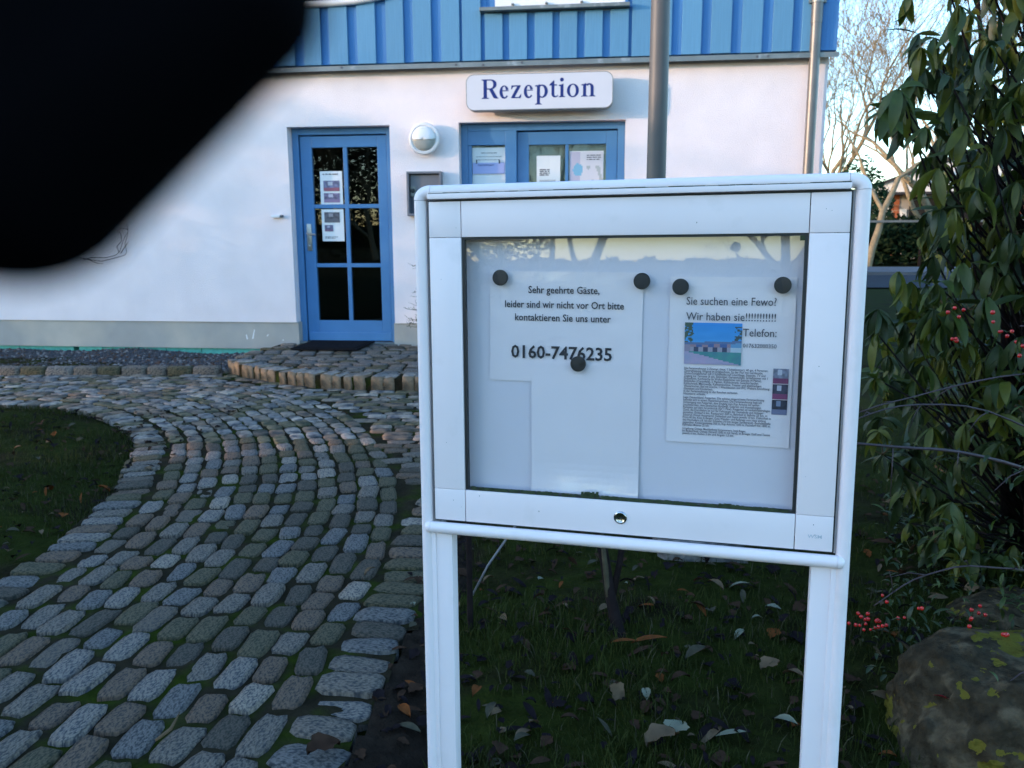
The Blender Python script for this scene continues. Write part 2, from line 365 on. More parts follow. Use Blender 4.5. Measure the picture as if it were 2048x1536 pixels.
# along the kerb the rows beyond the last offset course
def proj_size(p):
    d = Vector(p)-EYE; z = d.dot(fwd)
    if z < .3: return 0
    u = d.dot(right)/z*1658; v = d.dot(up)/z*1658
    if abs(u) > 1060 or abs(v) > 800: return 0
    return 1/z
stones.sort(key=lambda s_: -proj_size((s_[0], s_[1], 0))*(1 if True else 0))
stuff = [MB() for _ in range(1)][0]
for i, s_ in enumerate(stones):
    ti = tone(); k = random.randrange(NSH); flip = random.choice((0, math.pi))
    if i < 300:
        o = link('cobblestone', CME[ti][k], path, (s_[0], s_[1], s_[2])); o.rotation_euler = (random.gauss(0, .02), random.gauss(0, .02), s_[3]+flip)
        o.scale = (s_[5], s_[4], 1)
    else:
        c_, sn = math.cos(s_[3]+flip), math.sin(s_[3]+flip); src = CM[ti][k]; stuff.cur = ti
        stuff.add([(s_[0]+c_*v[0]*s_[5]-sn*v[1]*s_[4], s_[1]+sn*v[0]*s_[5]+c_*v[1]*s_[4], s_[2]+v[2]) for v in src.v], src.f)
tag(stuff.build('cobblestones', STONE, path, smooth=True), kind='stuff')

# road and pavement far right
rd = MB(); rd.add([(1.5, 19.6, .004), (60, 12.6, .004), (60, 18.3, .004), (1.5, 25.3, .004)], [(0, 1, 2, 3)]); tag(rd.build('road', M['asphalt']), 'grey road beyond the shrub', kind='structure')
rd = MB(); rd.add([(1.5, 25.3, .1), (60, 18.3, .1), (60, 21.8, .1), (1.5, 29.2, .1), (1.5, 25.3, .0), (60, 18.3, .0)], [(0, 1, 2, 3), (4, 5, 1, 0)]); tag(rd.build('pavement', M['pave']), 'pale pavement along the far road', kind='structure')

# soil strip beside the path
def soil_t(q): return in_poly(q, RBP) and dist(RB, Vector(q)) < .13+.1*noise.noise(Vector((q[0]*3, q[1]*3, 1)))+.06 and q[1] < 6 and q[1] > 1.2
sm = grid_region(soil_t, -.66, 1.7, 1.2, 6, .018, lambda x, y: .004+.02*noise.noise(Vector((x*14, y*14, 3)))-.35*max(0, dist(RB, Vector((x, y)))-.10)).build('soil_strip', M['soil'], smooth=True)
tag(sm, 'dark bare soil between the cobbles and the grass', kind='structure')
# lawn mounds
def lawnz(x, y): return .012+.03*noise.noise(Vector((x*1.6, y*1.6, 5)))+.012*noise.noise(Vector((x*8, y*8, 2)))
def in_lawn_r(q): return in_poly(q, RBP) and dist(RB, Vector(q)) > .1
def lawn_z2(x, y, B): return -.02+min(1, dist(B, Vector((x, y)))/.35)*(.03+lawnz(x, y))
m1 = grid_region(in_lawn_r, -.2, 4.2, 1.2, 7.6, .07, lambda x, y: lawn_z2(x, y, RB)).build('lawn_right', M['lawn'], smooth=True)
tag(m1, 'dark mossy lawn under the notice board', kind='structure')
LL = [(p.x, p.y) for p in LB]
m2 = grid_region(lambda q: in_poly(q, LBP) and q[1] > 1.5, -6.5, -1.8, 1.5, 6.1, .07, lambda x, y: lawn_z2(x, y, LB)*1.3).build('lawn_left', M['lawn'], smooth=True)
tag(m2, 'rounded corner of dark lawn inside the curve of the path', kind='structure')

def blades(name, n, region, B, label, hmin=.015, hmax=.05):
    mb = MB(); k = 0; rr = random.Random(5)
    while k < n:
        x, y = region(rr)
        v = noise.noise(Vector((x*2.3, y*2.3, 0)))
        if v < rr.uniform(-.55, .25): k += 1; continue
        z = lawn_z2(x, y, B)-.004; h = rr.uniform(hmin, hmax)*(1+.8*max(0, v)); a = rr.uniform(0, 6.28); wd = rr.uniform(.0012, .0025); ln = rr.uniform(.1, .9)*h
        ca, sa = math.cos(a), math.sin(a); px, py = -sa*wd, ca*wd; mb.cur = 1 if rr.random() < .11 else 0
        mb.add([(x-px, y-py, z), (x+px, y+py, z), (x+px*.7+ca*ln*.35, y+py*.7+sa*ln*.35, z+h*.6), (x-px*.7+ca*ln*.35, y-py*.7+sa*ln*.35, z+h*.6), (x+ca*ln, y+sa*ln, z+h)], [(0, 1, 2, 3), (3, 2, 4)]); k += 1
    return tag(mb.build(name, [M['grass'], M['drygrass']]), label, 'grass', kind='stuff')
def reg_r(rr):
    while True:
        y = 1.45+(rr.random()**1.7)*4.2; x = rr.uniform(-.2, .9*y)
        if in_lawn_r((x, y)): return x, y
def reg_l(rr):
    while True:
        y = rr.uniform(1.8, 6.0); x = rr.uniform(-4.2, -1.86)
        if x > -.68*y-.2 and in_poly((x, y), LBP): return x, y
blades('grass', 42000, reg_r, RB, 'thin dark grass growing around the posts of the notice board')
blades('lawn_grass', 16000, reg_l, LB, 'short grass on the rounded lawn left of the path', .015, .04)

# ------------------------------------------------------------------ reception building
B = empty('reception_building', FO, YAW)
tag(B, 'white rendered house with blue board cladding above and two blue doors', 'building')
def panel_holes(mb, xs, zs, holes, y, depth):
    def inh(x, z): return any(a < x < b and c < z < d for a, b, c, d in holes)
    for i in range(len(xs)-1):
        for j in range(len(zs)-1):
            if not inh((xs[i]+xs[i+1])/2, (zs[j]+zs[j+1])/2):
                mb.add([(xs[i], y, zs[j]), (xs[i+1], y, zs[j]), (xs[i+1], y, zs[j+1]), (xs[i], y, zs[j+1])], [(0, 1, 2, 3)])
    for a, b, c, d in holes:
        mb.add([(a, y, c), (a, y, d), (a, y+depth, d), (a, y+depth, c)], [(0, 1, 2, 3)])
        mb.add([(b, y, c), (b, y+depth, c), (b, y+depth, d), (b, y, d)], [(0, 1, 2, 3)])
        mb.add([(a, y, d), (b, y, d), (b, y+depth, d), (a, y+depth, d)], [(0, 1, 2, 3)])
D1 = (-3.28, -2.222, 2.30); D2 = (-1.526, .098, 2.31)
wl = MB()
panel_holes(wl, [-14, D1[0], D1[1], D2[0], D2[1], 1.94], [.33, 2.30, 2.31, 2.86], [(D1[0], D1[1], .33, D1[2]), (D2[0], D2[1], .33, D2[2])], 0, .30)
wl.add([(1.94, 0, .33), (1.94, 9, .33), (1.94, 9, 2.86), (1.94, 0, 2.86)], [(0, 1, 2, 3)])
wl.add([(-14, 0, .33), (-14, 0, 2.86), (-14, 9, 2.86), (-14, 9, .33)], [(0, 1, 2, 3)])
wl.add([(-14, 9, .33), (1.94, 9, .33), (1.94, 9, 2.86), (-14, 9, 2.86)], [(0, 3, 2, 1)])
for a, b in ((-14, D1[0]), (D1[1], D2[0]), (D2[1], 1.94)): wl.add([(a, 0, .33), (b, 0, .33), (b, .02, .33), (a, .02, .33)], [(0, 3, 2, 1)])
wl.build('wall', M['plaster'], B)
pl = MB()
for a, b in ((-14, D1[0]+.015), (D1[1]-.015, D2[0]+.015), (D2[1]-.015, 1.925)):
    z0 = .045 if a < -5 else -.05
    pl.box(a, b, .015, .30, z0, .3295)
pl.box(1.6, 1.925, .30, 9, -.05, .3295)
pl.build('plinth', M['plinth'], B)
ins = MB(); x = -8.0; rr = random.Random(3)
while x < -3.75:
    wdt = rr.uniform(.12, .5); ins.box(x, x+wdt, .035+rr.uniform(0, .01), .2, -.06, .043); x += wdt+rr.choice((.004, .01, .07))
ins.build('insulation_strip', M['insul'], B)
bk = MB(); bk.box(-14, 1.5, .29, .33, -.1, .045)
for a, b in ((D1[0]-.05, D1[1]+.05), (D2[0]-.05, D2[1]+.05)): bk.box(a, b, 2.2, 2.25, -.05, 2.6); bk.box(a, b, .3, 2.2, -.06, .115); bk.box(a-.05, a, .302, 2.2, -.05, 2.6); bk.box(b, b+.05, .302, 2.2, -.05, 2.6); bk.box(a, b, .302, 2.2, 2.4, 2.45)
bk.build('inner_room', M['dark'], B)
# paint-like scuffs on the plinth
sc_ = MB()
for (x, z, a, h) in ((-3.78, .20, .35, .10), (-3.84, .17, -.2, .05), (-3.45, .14, .1, .012), (-3.62, .19, .2, .02)):
    sc_.prism([(x-.004, z-h/2), (x+.010, z-h/2), (x+a*.06+.012, z+h/2), (x+a*.06+.002, z+h/2)], .0135, .0148)
sc_.build('paint_scratch', M['paper'], B)

# siding: wide boards proud of recessed ones
boards = [(-3.131-.27*k-.14, -3.131-.27*k+.03) for k in range(0)]
light = [(-3.032, -2.859), (-2.774, -2.589), (-2.491, -2.311), (-2.207, -2.035), (-1.939, -1.762), (-1.666, -1.490), (-1.461, -1.286)]
x = -3.131
left = [( -3.301, -3.131)]
while left[-1][0] > -13.8: a = left[-1][0]-.10; left.append((a-.172, a))
under = [(-1.244, -1.075), (-1.01, -.842), (-.768, -.601), (-.533, -.371), (-.297, -.133), (-.06, .108)]
rightb = [(.137, .32), (.35, .503), (.598, .774), (.859, 1.044), (1.139, 1.318), (1.412, 1.584), (1.672, 1.80)]
ZB, ZT = 2.866, 5.4
def board(a, b, z0, z1, y0, y1, mt, nm='board'):
    mb = MB(); rr = random
    mb.box(0, b-a, 0, y1-y0, 0, z1-z0, .003); o = mb.build(nm, mt, B, loc=(a, y0, z0)); return o
for a, b in left+light+rightb:
    if a > -14: board(a+random.uniform(-.003, .003), b+random.uniform(-.003, .003), ZB+random.uniform(-.003, .003), ZT, -.085, -.062, M['siding'])
for a, b in under:
    board(a, b, ZB+random.uniform(-.003, .003), 3.285, -.085, -.062, M['siding']); board(a, b, 4.75, ZT, -.085, -.062, M['siding'])
bx = -14.0
allb = sorted(left+light+under+rightb)
for (a, b), (c, d) in zip(allb, allb[1:]):
    if c-b > .004 and b > -14:
        z1 = 3.285 if -1.28 < b < .12 else ZT
        board(b-.012, c+.012, ZB+.004, z1, -.058, -.036, M['siding_shade'], 'recessed_board')
board(1.80+.002, 1.985, ZB, ZT, -.084, -.060, M['siding_shade'], 'corner_board')
sb = MB(); sb.box(-14, -1.27, -.034, 0, ZB, ZT); sb.box(-1.27, .105, -.034, 0, ZB, 3.29); sb.box(-1.27, .105, -.034, 0, 4.75, ZT); sb.box(.105, 1.965, -.034, 9, ZB, ZT); sb.build('sheathing', M['siding_shade'], B)
side = MB(); side.box(1.966, 1.985, -.059, 9, ZB, ZT); side.build('side_cladding', M['siding_shade'], B)
fl = MB(); fl.prism([], 0, 0) if False else None
fl.add([(-14, -.030, 2.862), (2.0, -.030, 2.862), (2.0, -.118, 2.846), (-14, -.118, 2.846), (-14, -.12, 2.802), (2.0, -.12, 2.802), (2.0, -.112, 2.802), (-14, -.112, 2.802), (-14, -.112, 2.838), (2.0, -.112, 2.838), (-14, .002, 2.838), (2.0, .002, 2.838)],
       [(0, 3, 2, 1), (3, 4, 5, 2), (4, 7, 6, 5), (7, 8, 9, 6), (8, 10, 11, 9), (1, 2, 5, 6, 9, 11)])
fl.build('flashing', M['zinc'], B)
for s_ in (-2.62, -1.55, -1.25, -.9, .3, .38, 1.3, 1.36): sp = MB(); sp.lathe([(.006, 0), (.012, .002), (.010, .003)], 8, 'Y', (s_+random.uniform(-.05, .05), -.12, 2.822+random.uniform(-.01, .01))); sp.build('flashing_spot', M['pave'], B)
# window above door 2
wn = MB(); wn.prism([], 0, 0) if False else None
sill = MB(); sill.box(-1.285, .115, -.16, -.03, 3.292, 3.325, .004); sill.build('window_sill', M['zinc'], B)
wf = MB()
for a, b, c, d in ((-1.15, .07, 3.345, 3.42), (-1.15, .07, 4.62, 4.7), (-1.15, -1.08, 3.42, 4.62), (0, .07, 3.42, 4.62), (-.58, -.5, 3.42, 4.62)): wf.box(a, b, -.05, .02, c, d, .004)
o = wf.build('window', M['lampwhite'], B)
for a, b in ((-1.08, -.58), (-.5, 0)): p = MB(); p.box(a, b, -.012, -.006, 3.42, 4.62); p.build('pane', M['doorpane'], o)
r_ = MB(); r_.box(-1.265, -1.15, -.05, .0, 3.33, 4.75); r_.box(.07, .10, -.05, 0, 3.33, 4.75); r_.box(-1.15, .07, -.05, 0, 4.7, 4.75); r_.build('window_casing', M['siding_shade'], B)
hk = MB()
for s_ in (-.98, -.66, -.33): hk.box(s_-.012, s_+.012, -.075, -.05, 3.355, 3.372, .003)
hk.build('window_latch', M['zinc'], B)
dk = MB(); dk.box(-1.15, .07, .3, .35, 3.3, 4.75); dk.build('curtain', M['blind'], B)
# oval window left, only the lower right of its white frame shows
ov = MB(); C_, ax, bz = (-3.05, 4.12), 1.5, .70
pts = [(C_[0]+math.copysign(abs(math.cos(t))**.62, math.cos(t))*ax, -.10, C_[1]+math.copysign(abs(math.sin(t))**.95, math.sin(t))*bz) for t in [2*math.pi*k/64 for k in range(65)]]
ov.tube(pts, .032, 8, cap=False); o = ov.build('oval_window', M['lampwhite'], B, smooth=True)
pn = MB(); pn.add([(p[0], -.092, p[2]) for p in pts[:-1]], [tuple(range(64))]); pn.build('pane', M['dark'], o)
# roof
rf = MB(); rf.add([(-14.4, -.6, 5.3), (2.4, -.6, 5.3), (2.4, 4.5, 8.6), (-14.4, 4.5, 8.6), (-14.4, 9.6, 5.3), (2.4, 9.6, 5.3), (-14.4, -.6, 5.42), (2.4, -.6, 5.42), (2.4, 4.5, 8.75), (-14.4, 4.5, 8.75), (-14.4, 9.6, 5.42), (2.4, 9.6, 5.42)],
                  [(0, 3, 2, 1), (3, 4, 5, 2), (6, 7, 8, 9), (9, 8, 11, 10), (0, 1, 7, 6), (4, 10, 11, 5), (1, 2, 8, 7), (2, 5, 11, 8), (0, 6, 9, 3), (3, 9, 10, 4)]); rf.build('roof', M['roof'], B)
gb = MB()
for xx in (-13.99, 1.975): gb.add([(xx, 0, 5.35), (xx, 9, 5.35), (xx, 4.5, 8.5)], [(0, 1, 2)])
gb.build('gable', M['siding_shade'], B)
for nm in [()]: pass

# door 1 (full glazed, six panes)
def frame_boxes(mb, x0, x1, z0, z1, wdt, y0, y1, bottom=True, wt=None, bev=.004):
    wt = wt or wdt
    mb.box(x0, x0+wdt, y0, y1, z0, z1, bev); mb.box(x1-wdt, x1, y0, y1, z0, z1, bev); mb.box(x0+wdt, x1-wdt, y0+.0005, y1, z1-wt, z1-.0005, bev)
    if bottom: mb.box(x0+wdt, x1-wdt, y0+.0005, y1, z0+.0005, z0+wt, bev)
df = MB(); frame_boxes(df, -3.279, -2.223, .115, 2.299, .066, .12, .2, bottom=False); df.build('door_frame', M['door'], B)
dl = MB()
y0, y1 = .145, .19
dl.box(-3.205, -3.086, y0, y1, .125, 2.222, .004); dl.box(-2.396, -2.296, y0, y1, .125, 2.222, .004)
dl.box(-3.086, -2.396, y0+.0006, y1, 2.110, 2.2215, .004); dl.box(-3.086, -2.396, y0+.0006, y1, .1255, .340, .004)
dl.box(-2.756, -2.714, y0+.004, y1-.002, .340, 2.110, .004)
for z in (1.522, .918): dl.box(-3.086, -2.7562, y0+.0045, y1-.002, z-.02, z+.02, .004); dl.box(-2.7138, -2.396, y0+.0045, y1-.002, z-.02, z+.02, .004)
door1 = dl.build('door', M['door'], B)
kb = MB(); kb.box(-3.19, -2.29, .118, .144, .13, .215, .006); kb.build('weather_board', M['door'], door1)
for a, b in ((-3.086, -2.756), (-2.714, -2.396)):
    for c, d in ((1.542, 2.11), (.938, 1.502), (.34, .898)):
        p = MB(); p.box(a, b, .166, .170, c, d); p.build('pane', M['doorpane'], door1)
hd = MB(); hd.box(-3.172, -3.122, .135, .1445, 1.07, 1.345, .003); hd.tube([(-3.147, .14, 1.245), (-3.147, .085, 1.245), (-3.13, .08, 1.243), (-3.06, .08, 1.235)], .010, 8); hd.lathe([(.012, 0), (.012, .008), (.008, .010)], 12, 'Y', (-3.147, .136, 1.12)); hd.build('handle', M['steel'], door1, auto=True)
th = MB(); th.box(-3.27, -2.235, .03, .3, .06, .122, .004); th.build('threshold', M['zinc'], B)
# door 2 with side light
df = MB(); frame_boxes(df, D2[0]+.001, D2[1]-.001, .115, 2.309, .07, .12, .2, bottom=False)
df.box(-1.081, -.965, .10, .2, .115, 2.2395, .005); df.box(-1.456, -1.081, .1205, .2, 2.105, 2.2392, .004); df.box(-1.456, -1.42, .13, .2, .4, 2.105, .003); df.box(-1.456, -1.081, .1205, .2, .12, .4, .004)
o = df.build('door_frame', M['door'], B)
p = MB(); p.box(-1.42, -1.083, .17, .174, .4, 2.105); p.build('pane', M['doorpane'], o)
dl = MB(); dl.box(-.963, -.848, y0, y1, .125, 2.226, .004); dl.box(-.085, .024, y0, y1, .125, 2.226, .004)
dl.box(-.848, -.085, y0+.0006, y1, 2.102, 2.2255, .004); dl.box(-.848, -.085, y0+.0006, y1, .1255, .34, .004); dl.box(-.486, -.454, y0+.004, y1, .34, 2.102, .003)
door2 = dl.build('door', M['door'], B)
for a, b in ((-.848, -.486), (-.454, -.085)): p = MB(); p.box(a, b, .166, .170, .34, 2.102); p.build('pane', M['doorpane'], door2)
bl = MB(); bl.box(-.9, -.05, .24, .25, .2, 2.2); bl.box(-1.44, -1.07, .24, .25, .2, 2.2); bl.build('blind', M['blind'], B)
hd = MB(); hd.box(-.945, -.90, .135, .1445, 1.07, 1.345, .003); hd.tube([(-.92, .14, 1.245), (-.92, .085, 1.245), (-.84, .08, 1.24)], .010, 8); hd.build('handle', M['steel'], door2)

# ------------------------------------------------------------------ printed sheets
def printed(name, x0, z0, wd, ht, y, fn, nx, nz, parent):
    mb = MB(); V_ = [(x0+wd*i/nx, y, z0+ht*j/nz) for j in range(nz+1) for i in range(nx+1)]
    mb.add(V_, [(j*(nx+1)+i, j*(nx+1)+i+1, (j+1)*(nx+1)+i+1, (j+1)*(nx+1)+i) for j in range(nz) for i in range(nx)])
    me = mb.mesh(name, M['printm']); at = me.color_attributes.new('print', 'FLOAT_COLOR', 'CORNER')
    k = 0
    for p in me.polygons:
        i, j = (p.index % nx), (p.index//nx); c = fn((i+.5)/nx, (j+.5)/nz)
        for _ in p.loop_indices: at.data[k].color = (*c, 1); k += 1
    return link(name, me, parent)
def nz_(x, y, s=1): return noise.noise(Vector((x*s, y*s, 7.3)))
def pic_house(u, v):
    if v > .52+.06*u:      # sky
        if u < .15+.05*nz_(u, v, 14) and nz_(u, v, 18) > -.3: return (.06, .10, .07)
        if u > .87 and v < .92 and nz_(u, v, 20) > -.1: return (.05, .08, .08)
        c = .5+.5*nz_(u*1.5, v*4, 2); return (.03+.2*c*max(0, .85-v), .26+.25*c*(1-v), .62+.1*c)
    if v > .46+.06*u: return (.10, .16, .30)
    if .30+.0*u < v: 
        if u < .1: return (.28, .24, .32)
        if .82 < u: return (.45, .55, .62) if v < .42 else (.12, .30, .5)
        a = math.sin(u*38) > .1; return ((.05, .06, .12) if a else (.32, .30, .36)) if v < .42 else ((.06, .12, .3) if math.sin(u*30) > -.2 else (.3, .2, .25))
    if v < .30-.32*u+.02: return (.40+.1*nz_(u, v, 8), .34, .48)
    return (.06, .24+.06*nz_(u, v, 9), .26)
def pic_room(seed, a, b, c):
    def f(u, v):
        k = nz_(u+seed, v, 5); 
        if v < .35: return b
        if .25 < u < .6 and .55 < v < .9: return c
        return tuple(x*(1+.7*k) for x in a)
    return f
def sheet_at(name, wd, ht, origin, y, mt, label, cat, x, z, rot=0, curl=0, flare=0, nx=24, nz=24):
    nx = nz = 24
    mb = MB(); V_ = []
    for j in range(nz+1):
        for i in range(nx+1):
            u, v = i/nx, j/nz; V_.append((wd*u, -curl*(abs(u-.5)*2)**3*(.4+.6*(1-v))-.0009*noise.noise(Vector((u*3, v*5, wd*9)))-(flare*(max(0, .36-v)/.36)**1.7*(1+.25*noise.noise(Vector((u*5, v*3, 2)))) if flare else 0), -ht+ht*v))
    mb.add(V_, [(j*(nx+1)+i, j*(nx+1)+i+1, (j+1)*(nx+1)+i+1, (j+1)*(nx+1)+i) for j in range(nz) for i in range(nx)])
    me = mb.mesh(name, mt, False); o = link(name, me)
    so_ = o.modifiers.new('thickness', 'SOLIDIFY'); so_.thickness = .0002; so_.offset = 1
    o.matrix_world = origin @ Matrix.Translation((x, y, z)) @ Matrix.Rotation(rot, 4, 'Y')
    return tag(o, label, cat)
BW = Matrix.Translation(FO) @ Matrix.Rotation(YAW, 4, 'Z')
def lines(o, x, z, wd, rows, h, dz, mt, yy=-.0025, nm='text_line'):
    mb = MB(); rr = random.Random(len(rows)*3+int(z*1000))
    for k, rwd in enumerate(rows):
        xx = x; 
        while xx < x+wd*rwd:
            l_ = rr.uniform(.5, 2.2)*h*3; mb.box(xx, min(xx+l_, x+wd*rwd), yy-.0002, yy, z-k*dz, z-k*dz+h); xx += l_+h*.9
    return mb.build(nm, mt, o)
o = sheet_at('door_notice', .236, .333, BW, .163, M['paper'], 'photo notice in upper left pane of the left blue door', 'notice', -3.014, 1.876)
printed('picture', .035, -.20, .17, .105, -.004, pic_room(1, (.16, .17, .28), (.32, .10, .14), (.5, .5, .55)), 14, 9, o); printed('picture', .035, -.315, .17, .095, -.004, pic_room(4, (.2, .16, .26), (.30, .2, .32), (.55, .5, .6)), 14, 9, o)
lines(o, .03, -.035, .17, [1], .010, .02, M['greyink'])
o = sheet_at('door_notice', .236, .326, BW, .163, M['paper'], 'photo notice below the rail in the middle left pane of the left blue door', 'notice', -3.014, 1.493)
printed('picture', .03, -.135, .165, .105, -.004, pic_room(6, (.10, .10, .12), (.12, .12, .14), (.3, .28, .3)), 14, 9, o); printed('picture', .03, -.225, .09, .065, -.004, pic_room(9, (.12, .12, .2), (.2, .12, .2), (.4, .4, .5)), 10, 7, o)
lines(o, .03, -.285, .14, [1, .8], .006, .012, M['greyink'])
o = sheet_at('door_notice', .333, .45, BW, .163, M['paper'], 'white notice behind the glass of the narrow side window by the right door', 'notice', -1.421, 2.085)
lines(o, .09, -.055, .16, [1], .006, .02, M['greyink']); lines(o, .04, -.09, .26, [1], .004, .02, M['greyink']); lines(o, .04, -.12, .26, [.9], .004, .02, M['greyink'])
o = sheet_at('hanging_card', .322, .107, BW, .150, mat('lilac_card', (.36, .42, .72), .5), 'lilac card hung by two clips across the side window notice', 'card', -1.415, 1.937)
v_, f_ = text_mesh('GEÖFFNET', .024, .055, -.032, width=.16); MB().add(v_, f_).build('lettering', M['navy'], o, loc=(0, -.004, 0))
cl = MB(); cl.box(.035, .045, -.006, .001, -.008, .03); cl.box(.265, .275, -.006, .001, -.008, .03); cl.build('clip', M['seal'], o)
o = sheet_at('door_notice', .235, .33, BW, .163, M['paper'], 'small white notice in the left pane of the right blue door', 'notice', -.771, 1.998)
lines(o, .03, -.14, .10, [1, 1, 1, .9], .010, .017, M['greyink']); lines(o, .03, -.24, .16, [1, 1], .004, .012, M['greyink'])
def poster(u, v):
    if (u-.24)**2+((v-.62)*1.1)**2 < .022: return (.20, .45, .62)
    if (u-.7)**2+((v-.1)*1.1)**2 < .02: return (.12, .36, .5)
    k = nz_(u, v, 6); 
    if u > .5 and v < .7 and k > .05: return (.42, .45, .45)
    return (.66, .64, .68) if u > .3 else (.5, .47, .58)
o = sheet_at('door_poster', .336, .47, BW, .163, M['paper'], 'poster with pale blue discs in the right pane of the right blue door', 'poster', -.444, 2.037)
printed('picture', .004, -.466, .328, .46, -.003, poster, 26, 34, o); lines(o, .17, -.045, .14, [1, 1, .9], .008, .02, M['greyink'], yy=-.0045)

# ------------------------------------------------------------------ reception sign with serif letters
def rrect(x0, x1, z0, z1, r, n=8):
    P = []
    for cx, cz, a in ((x1-r, z1-r, 0), (x0+r, z1-r, 90), (x0+r, z0+r, 180), (x1-r, z0+r, 270)):
        for k in range(n+1): t = R(a+90*k/n); P.append((cx+r*math.cos(t), cz+r*math.sin(t)))
    return P
SG = empty('reception_sign', W(-1.409, 0, 2.387), YAW); tag(SG, 'white rounded box sign reading Rezeption above the right blue door', 'sign')
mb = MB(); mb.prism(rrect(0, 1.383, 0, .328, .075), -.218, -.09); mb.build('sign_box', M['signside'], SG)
mb = MB(); mb.prism(rrect(.006, 1.377, .006, .322, .070), -.2205, -.2185); mb.build('sign_face', M['signface'], SG)
mb = MB(); mb.box(.25, .31, -.0905, 0, .06, .27); mb.box(1.07, 1.13, -.0905, 0, .06, .27); mb.build('bracket', M['signside'], SG)
mb = MB(); fr_ = [(p[0], -.219, p[1]) for p in rrect(.004, 1.379, .004, .324, .072)]; mb.tube(fr_+[fr_[0]], .0028, 6, cap=False); mb.build('edge_trim', M['zinc'], SG)
class Glyph:
    def __init__(s): s.mb = MB(); s.k = 0
    def poly(s, pts): s.k += 1; yy_ = -.2208-.00012*s.k; s.mb.prism(pts, yy_, -.2204); return s
    def band(s, cx, cz, rx, rz, ix, iz, a0, a1, dx=0, n=20):
        O = [(cx+rx*math.cos(R(a0+(a1-a0)*k/n)), cz+rz*math.sin(R(a0+(a1-a0)*k/n))) for k in range(n+1)]
        I = [(cx+dx+ix*math.cos(R(a0+(a1-a0)*k/n)), cz+iz*math.sin(R(a0+(a1-a0)*k/n))) for k in range(n+1)]
        s.k += 1; y_ = -.2208-.00012*s.k; V_ = [(p[0], y_, p[1]) for p in O+I]+[(p[0], -.2204, p[1]) for p in O+I]; m = n+1
        F_ = [(k, k+1, m+k+1, m+k) for k in range(n)]+[(k, 2*m+k, 2*m+k+1, k+1) for k in range(n)]+[(m+k, m+k+1, 3*m+k+1, 3*m+k) for k in range(n)]
        s.mb.add(V_, F_); return s
# glyph units: cap height 227, x height 150, text origin at R's left edge, baseline 0
def serif(g_, x, w_, z=0, h=11, up=True):
    if up: g_.poly([(x-w_/2, z), (x+w_/2, z), (x+w_/2, z+h*.55), (x+w_*.2, z+h*1.6), (x-w_*.2, z+h*1.6), (x-w_/2, z+h*.55)])
    else: g_.poly([(x-w_/2, z), (x-w_/2, z-h*.55), (x-w_*.2, z-h*1.6), (x+w_*.2, z-h*1.6), (x+w_/2, z-h*.55), (x+w_/2, z)])
def gR(g_, o):
    g_.poly([(o+25, 0), (o+68, 0), (o+68, 227), (o+25, 227)]); serif(g_, o+46, 96); serif(g_, o+38, 76, 227, up=False)
    g_.poly([(o+60, 227), (o+118, 227), (o+118, 212), (o+60, 212)]); g_.poly([(o+60, 108), (o+112, 108), (o+112, 122), (o+60, 122)])
    g_.band(o+112, 167.5, 76, 59.5, 34, 45, -90, 90)
    g_.poly([(o+92, 112), (o+136, 118), (o+196, 16), (o+150, 6)]); g_.poly([(o+150, 6), (o+190, 0), (o+210, 0), (o+210, 7), (o+192, 18)])
def ge(g_, o):
    g_.band(o+58, 74, 58, 78, 22, 66, 20, 180+0, 0); g_.band(o+58, 74, 58, 78, 26, 58, 180, 322, 8)
    g_.poly([(o+18, 84), (o+112, 84), (o+112, 95), (o+18, 95)])
def gz(g_, o):
    g_.poly([(o+8, 150), (o+122, 150), (o+122, 138), (o+12, 132)]); g_.poly([(o+78, 139), (o+122, 141), (o+46, 10), (o+2, 8)]); g_.poly([(o+2, 0), (o+122, 0), (o+122, 14), (o+8, 14)])
    g_.poly([(o+8, 150), (o+2, 104), (o+10, 104), (o+34, 139)]); g_.poly([(o+122, 0), (o+130, 48), (o+122, 48), (o+96, 13)])
def gp(g_, o):
    g_.poly([(o+24, -74), (o+62, -74), (o+62, 156), (o+54, 156), (o+24, 140)]); serif(g_, o+42, 86, -80); g_.poly([(o, 140), (o+26, 148), (o+26, 128), (o, 132)])
    g_.band(o+88, 74, 70, 78, 34, 62, -138, 138, -4)
def gt(g_, o):
    g_.poly([(o+24, 40), (o+60, 40), (o+60, 196), (o+50, 196), (o+24, 160)]); g_.poly([(o, 136), (o+92, 136), (o+92, 150), (o, 150)]); g_.poly([(o, 150), (o+26, 150), (o+58, 196), (o+50, 196)])
    g_.band(o+68, 40, 44, 42, 8, 24, 180, 300, 0); g_.band(o+68, 40, 44, 42, 30, 24, 285, 330, 6)
def gi(g_, o):
    g_.poly([(o+20, 0), (o+58, 0), (o+58, 156), (o+50, 156), (o+20, 140)]); serif(g_, o+39, 82); g_.poly([(o-2, 140), (o+22, 148), (o+22, 128), (o-2, 132)])
    g_.band(o+38, 202, 23, 23, .5, .5, 0, 360)
def go(g_, o): g_.band(o+72, 74, 73, 79, 35, 66, 0, 360, n=36)
def gn(g_, o):
    g_.poly([(o+24, 0), (o+62, 0), (o+62, 156), (o+54, 156), (o+24, 140)]); serif(g_, o+43, 84); g_.poly([(o, 140), (o+26, 148), (o+26, 128), (o, 132)])
    g_.band(o+98, 104, 54, 50, 16, 32, 0, 145, 0); g_.poly([(o+114, 0), (o+152, 0), (o+152, 106), (o+114, 106)]); serif(g_, o+134, 80)
US = .1755/227
